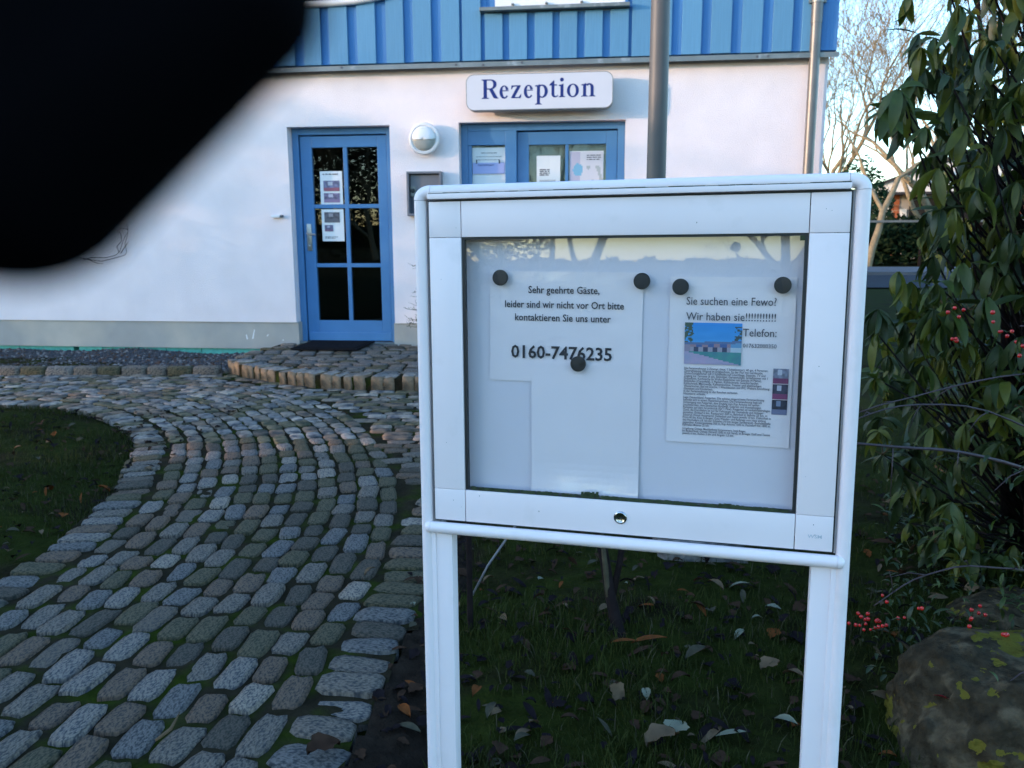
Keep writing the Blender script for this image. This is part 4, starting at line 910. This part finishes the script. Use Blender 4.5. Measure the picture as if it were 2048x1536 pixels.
scatter(64, lambda r_: (lambda y: (r_.uniform(-.1, .42*y), y))(1.6+r_.random()*1.5), ['brown', 'brown', 'dark', 'dark', 'dark', 'tan', 'grey', 'brown'], 'leaf in the grass under the display case', 'dull leaves under the display case')
scatter(60, lambda r_: (lambda y: (r_.uniform(.47*y, .62*y), y))(1.7+r_.random()*1.9), ['brown', 'tan', 'dark', 'grey', 'brown'], 'leaf in the litter between right post and boulder', 'leaves between right post and boulder')
scatter(60, lambda r_: (r_.uniform(-3.4, -1.95), r_.uniform(2.9, 5.2)), ['brown', 'brown', 'dark', 'tan', 'grey', 'orange'], 'leaf on the rounded lawn left of the path', 'leaves on the rounded lawn')
def litter(n, reg, name, label):
    mb = MB(); keys = list(DEAD); 
    for _ in range(n):
        x, y = reg(rr); a = rr.uniform(0, 6.28); s_ = rr.uniform(.3, .8); src = LG[rr.randrange(6)]; ca, sa = math.cos(a), math.sin(a); tz = rr.uniform(-.5, .5); z = gz_at(x, y)-.014
        mb.cur = rr.choices(range(6), (34, 4, 1, 3, 54, 4))[0]
        mb.add([(x+(v[0]*ca-v[1]*sa)*s_, y+(v[0]*sa+v[1]*ca)*s_, z+v[2]*s_+v[0]*tz*s_) for v in src.v], src.f)
    tag(mb.build(name, list(DEAD.values()), smooth=True), label, 'leaf litter', kind='stuff')
litter(1250, lambda r_: (lambda y: (r_.uniform(-.38, .68*y), y))(1.5+r_.random()*2.6), 'leaf_litter', 'small dark leaf litter in the grass around the display case')
litter(800, lambda r_: (r_.uniform(-4, -1.9), r_.uniform(2.2, 5.8)), 'lawn_litter', 'small dark leaf litter on the rounded lawn')
# few leaves on the paving
for (x, y, kd) in ((-1.95, 6.25, 'orange'), (-.92, 6.05, 'orange'), (-2.0, 5.95, 'brown'), (-1.15, 5.55, 'brown'), (-.52, 2.85, 'tan')):
    tag(leaf_obj(kd, 1, x, y, .028, random.uniform(0, 6), .8, .2), 'small rusty leaf lying on the open cobbles', 'leaf', 'rusty leaves on the cobbles')
mb = MB(); mb.tube([(-.87, 1.83, .03), (-.85, 1.87, .034), (-.845, 1.92, .05)], [.0035, .005, .001], 5); tag(mb.build('dry_stalk', DEAD['tan'], smooth=True), 'dry pale stalk lying on the cobbles at the lower left', 'stalk')

# ------------------------------------------------------------------ boulder
def rock(name, seed, rx, ry, rz, m, loc, sub=4, rot=0):
    bm = bmesh.new(); bmesh.ops.create_icosphere(bm, subdivisions=sub, radius=1)
    for v in bm.verts:
        c = v.co.copy(); c = Vector([math.copysign(abs(a)**.62, a) for a in c]); k = 1+.16*noise.noise(c*1.2+Vector((seed, 0, 0)))+.07*noise.noise(c*3.4+Vector((0, seed, 0)))+.03*noise.noise(c*9)+.014*noise.noise(c*22)
        v.co = Vector((c.x*k*rx, c.y*k*ry, c.z*k*rz))
    bm.verts.index_update(); mb = MB(); mb.add([v.co for v in bm.verts], [[v.index for v in f.verts] for f in bm.faces]); bm.free()
    return mb.build(name, m, smooth=True, loc=loc, rz=rot)
tag(rock('boulder', 5, .345, .24, .275, M['boulder'], (1.285, 1.84, -.03), 5), 'large boulder with yellow lichen in the lower right corner', 'boulder')
tag(rock('field_stone', 8, .20, .13, .085, M['boulder'], (1.60, 2.50, -.01), 4, .3), 'smaller lichened stone behind the large boulder', 'stone')

# ------------------------------------------------------------------ broad-leaved shrub (viburnum-like)
def vleaf(l, w_, droop, seed, n=6):
    rr = random.Random(seed); V_ = []; F_ = []; a = 0.0; x = z = 0.0; prev = 0
    for i in range(n+1):
        u = i/n; hw = w_/2*(math.sin(math.pi*(u*.93+.05)))**.75
        fold = hw*.35; V_ += [(x, -hw, z+fold), (x, 0, z), (x, hw, z+fold)]
        ang = -droop*u; x += l/n*math.cos(ang); z += l/n*math.sin(ang)
    for i in range(n): k = i*3; F_ += [(k, k+3, k+4, k+1), (k+1, k+4, k+5, k+2)]
    mb = MB(); mb.add(V_, F_); return mb
VG = [vleaf(.14, .036, 1.1, 1), vleaf(.12, .030, .5, 2), vleaf(.095, .028, 1.5, 3), vleaf(.13, .040, .8, 4)]
VME = [[gm_.mesh('leaf', m, True) for gm_ in VG] for m in LEAFM]
def shrub(root, nodes, nleaf, rr, nmax=300, lean=1.0, sc0=1.0, stems=None, bark=None, stuffname='leaves'):
    L_ = []
    for nd in nodes:
        a0 = rr.uniform(0, 6.28); k_ = rr.randint(*nleaf); mt = rr.choices((0, 1, 2), (42, 34, 24))[0]
        for j in range(k_):
            az = a0+j*6.28/k_+rr.gauss(0, .25); el = -rr.uniform(.65, 1.45) if rr.random() < .85 else rr.uniform(-.3, .6)
            s_ = sc0*rr.uniform(.5, 1.05); M_ = Matrix.Translation(nd) @ Matrix.Rotation(az, 4, 'Z') @ Matrix.Rotation(-el, 4, 'Y') @ Matrix.Rotation(rr.gauss(0, .5), 4, 'X') @ Matrix.Scale(s_, 4)
            L_.append((M_, mt if rr.random() < .8 else rr.randrange(3), rr.randrange(4)))
    L_.sort(key=lambda q: -proj_size(q[0].translation)*q[0].to_scale()[0])
    mb = MB()
    for i, (M_, mt, g) in enumerate(L_):
        if i < nmax: o = link('leaf', VME[mt][g], root); o.matrix_local = M_
        else: mb.cur = mt; mb.add([M_ @ Vector(v) for v in VG[g].v], VG[g].f)
    if mb.v: tag(mb.build(stuffname, LEAFM, root, smooth=True), kind='stuff')
rr = random.Random(77)
VB = empty('evergreen_shrub', (0, 0, 0)); tag(VB, 'tall evergreen shrub with long drooping leathery leaves filling the right edge', 'shrub')
base = Vector((2.0, 2.95, 0)); nodes = []
while len(nodes) < 880:
    th = rr.uniform(0, 6.28); ph = math.acos(rr.uniform(-1, 1)); r_ = rr.random()**.28
    x = math.sin(ph)*math.cos(th)*r_; y = math.sin(ph)*math.sin(th)*r_; z = math.cos(ph)*r_
    P = Vector((2.06+.84*x, 2.9+.72*y, 1.15+1.4*z))
    if P.z < .08: continue
    if y > .55 and rr.random() < .6: continue
    if noise.noise(P*1.9) < -.28: continue
    d_ = P-EYE; z_ = d_.dot(fwd); px_ = 1024+1658*d_.dot(right)/z_; py_ = 768-1658*d_.dot(up)/z_
    if (px_ < 1850 and 250 < py_ < 560) or px_ < 1745: continue
    nodes.append(P)
for P in [(1.20, 2.65, 1.63), (1.25, 2.6, 1.55), (1.16, 2.6, 1.66), (1.15, 2.6, 1.0), (1.13, 2.55, .93), (1.2, 2.62, .85), (1.16, 2.6, .78), (1.22, 2.7, 1.95), (1.30, 2.7, 2.05), (1.18, 2.55, 1.12), (1.35, 2.6, .62), (1.25, 2.5, .7), (1.3, 2.35, .45), (1.33, 2.62, 1.9), (1.4, 2.7, 2.1), (1.42, 2.6, 1.78), (1.3, 2.6, 1.7)]: nodes.append(Vector(P))
shrub(VB, nodes, (7, 11), rr)
mb = MB()
for nd in nodes[::2]:
    z0 = max(.05, nd.z-rr.uniform(.35, .9)); t0 = min(1, z0/2.2); st_ = Vector((base.x+(nd.x-base.x)*.35*t0*1.4, base.y+(nd.y-base.y)*.35*t0*1.4, z0))
    mid = st_.lerp(nd, .55)+Vector((rr.gauss(0, .04), rr.gauss(0, .04), rr.gauss(0, .03))); mb.tube([st_, mid, nd], [.005, .004, .0025], 5)
for k in range(6):
    a = rr.uniform(0, 6.28); q = base+Vector((math.cos(a)*.12, math.sin(a)*.12, -.03)); e = base+Vector((math.cos(a)*.45, math.sin(a)*.4, rr.uniform(1.5, 2.3))); mb.tube([q, q.lerp(e, .5)+Vector((rr.gauss(0, .05), 0, 0)), e], [.022, .015, .007], 7)
mb.build('branches', M['darkbark'], VB, smooth=True)
# pale bud clusters
mb = MB()
for nd in rr.sample(nodes, 60):
    for k in range(4): d = Vector((rr.gauss(0, 1), rr.gauss(0, 1), abs(rr.gauss(0, 1))+.3)).normalized(); mb.tube([nd, nd+d*.03, nd+d*.05], [.003, .002, .003], 4)
tag(mb.build('flower_buds', DEAD['tan'], VB), kind='stuff')
# second darker shrub behind
V2 = empty('background_shrub', (0, 0, 0)); tag(V2, 'darker leafy bush behind the tall evergreen shrub', 'shrub')
nodes2 = [Vector((4.1+1.2*rr.gauss(0, .55), 5.6+.8*rr.gauss(0, .5), max(.1, 1.5+1.0*rr.gauss(0, .6)))) for _ in range(460)]
nodes2 = [P for P in nodes2 if P.x/P.y > .5]
shrub(V2, nodes2, (6, 8), rr, nmax=0, sc0=1.25)
mb = MB()
for nd in nodes2[::3]: mb.tube([(4.1, 5.6, 0), Vector((4.1, 5.6, 0)).lerp(nd, .5)+Vector((rr.gauss(0, .08), 0, .1)), nd], [.02, .01, .004], 5)
mb.build('branches', M['darkbark'], V2, smooth=True)
# red-berried shrub with arching branches
BS = empty('berry_shrub', (0, 0, 0)); tag(BS, 'low shrub with bare arching twigs and red berries by the boulder', 'shrub')
arcs = [[(1.9, 2.2, .35), (1.55, 2.05, .52), (1.25, 1.95, .68), (1.0, 1.9, .735), (.80, 1.9, .75)], [(1.8, 2.3, .4), (1.5, 2.1, .66), (1.2, 2.05, .80), (.95, 2.0, .82), (.82, 2.0, .77)],
        [(1.9, 2.4, .55), (1.6, 2.2, .82), (1.35, 2.15, .88), (1.1, 2.15, .82), (.9, 2.1, .78)], [(1.7, 2.3, .2), (1.45, 2.2, .30), (1.25, 2.15, .34), (1.1, 2.15, .30), (1.0, 2.15, .22)],
        [(1.9, 2.0, .5), (1.7, 1.95, .9), (1.45, 1.9, 1.03), (1.2, 1.95, 1.02)], [(1.9, 2.1, .2), (1.5, 1.85, .36), (1.3, 1.75, .30), (1.15, 1.72, .26)]]
mb = MB()
for i, a in enumerate(arcs):
    pts = [Vector(p) for p in a]; fine = []
    for k in range(len(pts)-1):
        for q in range(4): fine.append(pts[k].lerp(pts[k+1], q/4)+Vector((0, 0, rr.gauss(0, .006))))
    fine.append(pts[-1]); fine = smooth_poly(fine, 2); mb.tube(fine, [(.0065 if i == 0 else .0035)*(1-.6*k/len(fine)) for k in range(len(fine))], 7)
    for k in range(2, len(fine), 3):
        d = Vector((rr.uniform(-1, 0), rr.gauss(0, .5), rr.gauss(0, .5)))*.09; mb.tube([fine[k], fine[k]+d*.5+Vector((0, 0, .01)), fine[k]+d], [.0018, .0014, .0008], 4)
mb.build('branches', M['purplebark'], BS, smooth=True)
bmh = MB(); bmh.lathe([(.001, -.0052), (.0038, -.004), (.0054, 0), (.004, .0038), (.001, .005)], 10); bme = bmh.mesh('berry', M['berry'], True)
def berries(c, n, sp):
    for _ in range(n):
        o = link('berry', bme, BS, Vector(c)+Vector((rr.gauss(0, sp), rr.gauss(0, sp), rr.gauss(0, sp*.7)))); s_ = rr.uniform(.8, 1.15); o.scale = (s_, s_, s_)
berries((1.13, 2.1, 1.04), 4, .012); berries((1.13, 2.1, .97), 3, .008); berries((1.19, 2.05, 1.03), 2, .01); berries((1.26, 2.1, .98), 5, .018); berries((1.31, 2.1, .94), 4, .012)
berries((1.02, 2.25, .14), 8, .02); berries((1.06, 2.28, .10), 10, .022); berries((1.15, 2.3, .15), 5, .03); berries((1.05, 2.0, .285), 2, .006); berries((1.15, 1.95, .275), 3, .012); berries((1.21, 1.9, .255), 4, .014); berries((1.3, 2.2, .2), 4, .03)
sm_ = MB()
for k in range(520):
    a = rr.choice(arcs); t = rr.random()*(len(a)-1.001); i = int(t); P = Vector(a[i]).lerp(Vector(a[i+1]), t-i)+Vector((rr.gauss(0, .08), rr.gauss(0, .08), rr.gauss(0, .09)-.02))
    if P.x < 1.05 and P.z > .6: continue
    s_ = rr.uniform(.18, .32); M_ = Matrix.Translation(P) @ Matrix.Rotation(rr.uniform(0, 6.28), 4, 'Z') @ Matrix.Rotation(rr.uniform(-.8, .8), 4, 'Y') @ Matrix.Scale(s_, 4); g = rr.randrange(4); sm_.cur = rr.choices((0, 1), (1, 2))[0]
    sm_.add([M_ @ Vector(v) for v in VG[g].v], VG[g].f)
tag(sm_.build('small_leaves', LEAFM, BS, smooth=True), kind='stuff')
# low ground cover below
gc = MB()
for k in range(1500):
    y = rr.uniform(2.0, 3.6); x = rr.uniform(.47*y, .95*y); P = Vector((x, y, rr.uniform(.0, .05)+.22*rr.random()**2*(1 if x > .55*y else .3)))
    s_ = rr.uniform(.2, .42); M_ = Matrix.Translation(P) @ Matrix.Rotation(rr.uniform(0, 6.28), 4, 'Z') @ Matrix.Rotation(rr.uniform(-.5, .8), 4, 'Y') @ Matrix.Scale(s_, 4); gc.cur = rr.choices((0, 1), (1, 3))[0]; g = rr.randrange(4)
    gc.add([M_ @ Vector(v) for v in VG[g].v], VG[g].f)
tag(gc.build('ground_cover', LEAFM, smooth=True), 'dark low leafy cover between the boulder and the shrub', 'ground cover', kind='stuff')
# the small red leaf on the boulder
mb = vleaf(.05, .022, .5, 3); o = mb.build('red_leaf', M['redleaf'], smooth=True, loc=(1.03, 1.765, .16)); o.rotation_euler = (.4, -.2, 2.3); tag(o, 'crimson leaf caught on the face of the lichened boulder', 'leaf')
# wall twig
mb = MB(); tw = [[(-5.75, 1.02), (-5.6, 1.0), (-5.45, .975), (-5.39, .97), (-5.3, .99), (-5.19, 1.01), (-5.12, 1.03), (-5.105, 1.06), (-5.105, 1.15), (-5.08, 1.22), (-5.06, 1.30), (-5.075, 1.37)],
     [(-5.6, .985), (-5.5, 1.01), (-5.35, 1.005), (-5.22, 1.03), (-5.17, 1.07), (-5.15, 1.14), (-5.11, 1.2), (-5.085, 1.26)], [(-5.18, 1.06), (-5.2, 1.12), (-5.15, 1.18), (-5.16, 1.26), (-5.2, 1.3)], [(-5.17, 1.05), (-5.1, 1.13), (-5.07, 1.17)], [(-5.06, 1.3), (-5.12, 1.31), (-5.2, 1.3)], [(-5.55, .99), (-5.45, .95), (-5.38, .94)]]
for t_ in tw: mb.tube([(a+rr.gauss(0, .004), -.012-rr.random()*.02, b) for a, b in t_], [.004*(1-.6*k/len(t_)) for k in range(len(t_))], 5)
o = mb.build('dry_vine', M['darkbark'], smooth=True, loc=FO, rz=YAW); tag(o, 'leafless vine twig clinging to the white wall at the left', 'vine')
# small juniper by the wall
JN = empty('juniper_shrub', W(-1.78, -.35, .12), YAW); tag(JN, 'small wispy juniper in front of the wall, peeping past the left post', 'shrub')
mb = MB(); mb.tube([(0, 0, 0), (.01, 0, .5), (0, 0, 1.0)], [.014, .009, .003], 6); mb.build('stem', M['darkbark'], JN, smooth=True)
mb = MB()
for k in range(62):
    z = rr.uniform(.15, .85)*1.0; a = rr.uniform(0, 6.28); l_ = rr.uniform(.08, .24)*(1.1-.4*z); d = Vector((math.cos(a), math.sin(a), .35)); p0 = Vector((0, 0, z)); pts = [p0, p0+d*l_*.5+Vector((0, 0, .01)), p0+d*l_+Vector((0, 0, -.03*rr.random()))]; mb.tube(pts, [.003, .0025, .0015], 4)
    for j in range(6):
        q = pts[1].lerp(pts[2], rr.random()); mb.tube([q, q+Vector((rr.gauss(0, .03), rr.gauss(0, .03), rr.gauss(.015, .02)))], [.0025, .001], 4)
mb.build('sprays', M['conifer'], JN)

# ------------------------------------------------------------------ far right: house, hedge, trees
HX = Matrix.Translation((0, 0, 0))
FH = empty('far_house', (17.6, 40.5, 0), R(-18)); tag(FH, 'distant white gabled house with orange brick wall beyond the road', 'building')
mb = MB(); mb.box(0, 16, 0, 9, -.2, 3.05); mb.build('wall', M['mortar'], FH)
for (a, b, m_) in ((.5, .86, 'brick'), (5.6, 7.0, 'brickb')):
    z = 0
    while z < 2.9:
        x = a+(0 if int(z/.25) % 2 else .12)
        while x < b: q = MB(); q.box(x, min(x+.42, b), -.05, -.001, z, z+.225); q.build('brick', M[m_], FH); x += .44
        z += .25
mb = MB(); mb.box(-.25, .44, -.045, -.001, 0, 2.9); mb.box(.9, 1.2, -.06, -.001, 1.0, 2.3); mb.build('white_panel', M['housewhite'], FH)
mb = MB(); mb.box(1.3, 5.3, -.08, -.001, .2, 2.85); porch_shade = mb.build('window', M['dark'], FH); mb = MB(); mb.box(3.5, 3.6, -.1, -.081, .2, 2.6); mb.build('mullion', M['housewhite'], porch_shade)  # dark sheet standing in for the shaded porch, shade put into its colour
mb = MB(); mb.prism([(-1.1, 3.06), (9.5, 3.06), (5.0, 5.15)], -.9, -.2); mb.build('gable', M['housewhite'], FH)
mb = MB(); mb.prism([(-1.4, 3.02), (-1.1, 3.02), (5.0, 5.2), (11, 3.02), (11.3, 3.02), (5.0, 5.5)], -1.0, 9.2); mb.build('roof', M['roof'], FH)
mb = MB(); mb.box(-1.1, 9.5, -.9, -.1, 2.95, 3.055); mb.build('soffit', M['roof'], FH)
def clump(name, cx, cy, rx, ry, h, n, ls, m, label, cat, z0=0, mats=None):
    mb = MB(); r2 = random.Random(int(cx*10+cy))
    for k in range(n):
        th = r2.uniform(0, 6.28); rad = r2.random()**.4; x = cx+rx*rad*math.cos(th); y = cy+ry*rad*math.sin(th); top = h*(1-.35*rad**2)*(1+.25*noise.noise(Vector((x*.7, y*.7, 0))))
        z = z0+top*r2.random()**.6; a = r2.uniform(0, 6.28); e = r2.uniform(-1, 1); s_ = ls*r2.uniform(.6, 1.3); u = Vector((math.cos(a)*math.cos(e), math.sin(a)*math.cos(e), math.sin(e)))*s_; v = u.orthogonal().normalized()*s_*.5; c = Vector((x, y, z))
        mb.add([c-u, c+v, c+u, c-v], [(0, 1, 2, 3)])
    return tag(mb.build(name, m), label, cat)
clump('hedge', 14.5, 33.0, 9, 1.2, 1.75, 15000, .17, M['hedge'], 'dark clipped hedge in front of the distant house', 'hedge')
clump('conifer_bush', 14.6, 36, 1.6, 1.2, 4.1, 3500, .12, M['conifer'], 'dark green conifer left of the distant house', 'conifer')
FN = empty('far_fence', (9, 31.6, 0), R(-8)); tag(FN, 'low fence with a pale top rail in front of the hedge', 'fence')
mb = MB(); mb.box(0, 22, -.03, .03, 1.58, 1.66); mb.build('rail', M['pipe'], FN)
for k in range(12): mb = MB(); mb.box(k*2-.04+.04, k*2+.08, -.045, .045, 0, 1.57); mb.build('fence_post', M['darkbark'], FN)

def grow(mb, tw, p, d, r_, l_, depth, rr, wig=.35, split=2, up_=.12, nseg=5, minr=.008, spread=.6):
    pts = [p.copy()]; rad = [r_]; q = p.copy(); dd_ = d.copy()
    for i in range(nseg):
        dd_ = (dd_+Vector((rr.gauss(0, wig), rr.gauss(0, wig), rr.gauss(0, wig)*.6+up_))*.5).normalized(); q = q+dd_*l_/nseg; pts.append(q.copy()); rad.append(r_*(1-.38*(i+1)/nseg))
    (mb if depth > 2 else tw).tube(pts, [max(r9, minr) for r9 in rad], 7 if r_ > .05 else (4 if r_ > .015 else 3), cap=False)
    if depth == 0: return
    n_ = split+(1 if rr.random() < .5 else 0)
    for k in range(n_):
        i = nseg if k == 0 else rr.randint(max(1, nseg-3), nseg); a = rr.uniform(0, 6.28); o_ = dd_.orthogonal().normalized(); o_.rotate(Matrix.Rotation(a, 3, dd_)); nd = (dd_+o_*rr.uniform(.35, 1)*spread).normalized()
        grow(mb, tw, pts[i], nd, rad[i]*rr.uniform(.62, .8), l_*rr.uniform(.66, .86), depth-1, rr, wig, split, up_, nseg, minr, spread)
def tree(name, x, y, h, r_, depth, seed, label, lean=(0, 0), group=None, wig=.35, split=2, spread=.6, rot=0):
    r2 = random.Random(seed); T = empty(name, (x, y, -.05), rot); tag(T, label, 'tree', group); a = MB(); b = MB()
    grow(a, b, Vector((0, 0, 0)), Vector((lean[0], lean[1], 1)).normalized(), r_, h, depth, r2, wig, split, spread=spread)
    a.build('trunk', M['bark'], T, smooth=True); b.build('crown', M['twig'], T); return T
tree('bare_tree', 14.9, 35.0, 4.4, .20, 7, 12, 'leafless tree with a crooked pale trunk nearest the house corner', (-.28, 0), 'bare sunlit trees beyond the road', .45)
tree('bare_tree', 13.2, 31.0, 3.6, .15, 8, 31, 'thin leafless tree just right of the house corner, tips against the sky', (.05, 0), 'bare sunlit trees beyond the road', .4)
tree('bare_tree', 19.8, 38.0, 4.2, .22, 7, 5, 'leafless tree rising from behind the gabled house', (-.1, 0), 'bare sunlit trees beyond the road', .4)
tree('bare_tree', 23.5, 47.0, 5.2, .24, 7, 8, 'tall leafless tree right of the gabled house, seen through the shrub', (0, 0), 'bare sunlit trees beyond the road', .35)
tree('bare_tree', 27.5, 44.0, 4.8, .24, 8, 9, 'rightmost leafless tree behind the drooping shrub', (0, 0), 'bare sunlit trees beyond the road', .35)
tree('bare_tree', 17.2, 46.0, 5.0, .24, 7, 19, 'leafless tree far behind the left end of the gabled house', (.1, 0), 'bare sunlit trees beyond the road', .35)

# ------------------------------------------------------------------ unseen, left of and behind the viewer: trees mirrored in the glass, added shade casters
clump('shade_hedge', -11.5, -2.6, 1.5, 4.4, 4.1, 30000, .16, M['hedge'], 'unseen tall hedge added left of the viewer to shade the foreground', 'hedge')  # added out of view to keep the low sun off the foreground
clump('tree_line', -26, -60, 55, 3, 2.0, 26000, .42, M['hedge'], 'dark line of bushes behind the viewer mirrored in the display case glass', 'hedge')
def leafy(x, y, cx, h0, h1, n, ls, lb, seed):  # unseen trees, crowns shaped to throw soft dapples on the wall
    T = empty('dapple_tree', (x, y, -.05)); tag(T, lb, 'tree', 'unseen trees added to dapple the wall'); r2 = random.Random(seed)
    t = MB(); t.tube([(0, 0, 0), (r2.gauss(0, .1), 0, h0), (0, 0, h1*.9)], [.09, .07, .02], 8)
    for k in range(14): a = r2.uniform(0, 6.28); z = r2.uniform(h0*.6, h1*.8); t.tube([(0, 0, z), (math.cos(a)*cx*.5, math.sin(a)*cx*.5, z+.3), (math.cos(a)*cx, math.sin(a)*cx, z+.4)], [.03, .018, .006], 5)
    t.build('trunk', M['bark'], T, smooth=True); c = MB()
    blobs = [(r2.gauss(0, cx*.55), r2.gauss(0, cx*.55), r2.uniform(h0, h1), r2.uniform(.18, .5)) for _ in range(17)]
    for k in range(int(n*.62)):
        b = r2.choice(blobs); p = Vector((b[0]+r2.gauss(0, b[3]*1.2), b[1]+r2.gauss(0, b[3]*1.2), b[2]+r2.gauss(0, b[3]*.26))); a = r2.uniform(0, 6.28); e = r2.uniform(-1, 1); s_ = ls*r2.uniform(.6, 1.3)
        u = Vector((math.cos(a)*math.cos(e), math.sin(a)*math.cos(e), math.sin(e)))*s_; v = u.orthogonal().normalized()*s_*.5; c.add([p-u, p+v, p+u, p-v], [(0, 1, 2, 3)])
    c.build('crown', M['hedge'], T)
leafy(-16.5, 5.4, 1.3, 1.9, 4.3, 1300, .07, 'unseen tree added to dapple the wall, nearest the left end of the house', 61)
leafy(-20.5, 2.2, 1.5, 2.4, 5.2, 1700, .075, 'unseen tree added to dapple the wall, in line with the entrance, left of the house', 62)
leafy(-21.5, 5.0, 1.5, 2.2, 4.8, 1500, .075, 'unseen tree added to dapple the wall, behind the one nearest the house', 63)
leafy(-25, .2, 1.6, 2.6, 5.6, 1700, .08, 'unseen tree added to dapple the wall, rising behind the tall hedge', 64)
leafy(-27, 3.2, 1.6, 2.6, 5.4, 1700, .08, 'unseen tree added to dapple the wall, farthest from the house', 65)
src_t = []
for n_, (x, y, h, sd, lb) in enumerate(((-15.5, 3.6, 1.1, 41, 'bare bushy tree nearest the left end of the house'), (-19, 5.2, 1.25, 42, 'bare bushy tree left of the house, close to its wall line'), (-22, 1.6, 1.35, 43, 'bare bushy tree farther left of the house'), (-26, 3.6, 1.6, 41, 'spreading bare tree well left of the house'), (-30, 1.0, 1.7, 42, 'bare tree at the far left beyond the hedge'), (-34, 4.4, 1.9, 43, 'farthest bare tree left of the house'))):
    if n_ < 3:
        T = tree('garden_tree', x, y, h, .07, 8, sd, lb, (0, 0), 'bare trees left of the house', .4, 2, 1.1); src_t.append(T)
    else:
        T0 = src_t[n_-3]; T = T0.copy(); COL.objects.link(T); T.location = (x, y, -.05); T.rotation_euler = (0, 0, 2.0); q = h/(1.1, 1.25, 1.35)[n_-3]; T.scale = (q, q, q); tag(T, lb)
        for ch in T0.children: c2 = ch.copy(); COL.objects.link(c2); c2.parent = T
for (x, y, h, sd, lb) in ((-9, -17, 2.6, 51, 'leafless tree behind the viewer mirrored in the left door'), (-4.5, -20, 2.8, 52, 'leafless tree behind the viewer mirrored in the right door'), (-14, -21, 2.8, 53, 'leafless tree behind the viewer farther left'), (-16, -30, 3.4, 54, 'leafless tree behind the viewer mirrored in the case glass'), (-24, -34, 3.4, 55, 'far leafless tree behind the viewer')):
    tree('mirrored_tree', x, y, h, .16, 8, sd, lb, (0, 0), 'bare trees behind the viewer', .4, 2, .8)
clump('pane_dark_clump', -17.5, -23.5, 3.6, 3.0, 8.5, 9000, .15, M['hedge'], 'unseen evergreen added behind the viewer to darken the left door panes', 'tree')  # added out of view so the left door panes reflect something dark
mb = MB(); mb.tube([(-8.6, -14.3, 0), (-8.6, -14.3, 5)], [.07, .05], 12); tag(mb.build('mirrored_post', M['pole'], smooth=True), 'grey lamp post behind the viewer mirrored in the display case', 'lamp post')

# ------------------------------------------------------------------ gloved finger right in front of the lens
def camp(px, py, d): return EYE+fwd*d+right*((px-1024)/1658*d)-up*((py-768)/1658*d)
bm = bmesh.new(); dF = .042
for px, py, r_ in ((22, 318, 270), (488, 2, 166), (-420, -60, 360), (-60, -420, 380), (260, -420, 330)):
    dd9 = dF/(1-.4*r_/1658); t = bmesh.ops.create_icosphere(bm, subdivisions=4, radius=r_/1658*dd9*.96); bmesh.ops.translate(bm, verts=t['verts'], vec=camp(px, py, dd9))
bmesh.ops.convex_hull(bm, input=bm.verts[:])
bmesh.ops.delete(bm, geom=[v for v in bm.verts if not v.link_faces], context='VERTS')
me = bpy.data.meshes.new('gloved_finger'); 
org = camp(-100, -100, dF)
for v in bm.verts: v.co -= org
bm.to_mesh(me); bm.free(); me.materials.append(M['glove'])
for p in me.polygons: p.use_smooth = True
o = link('gloved_finger', me, None, org); tag(o, 'black gloved finger held over the lens, blurred, covering the upper left corner', 'glove')
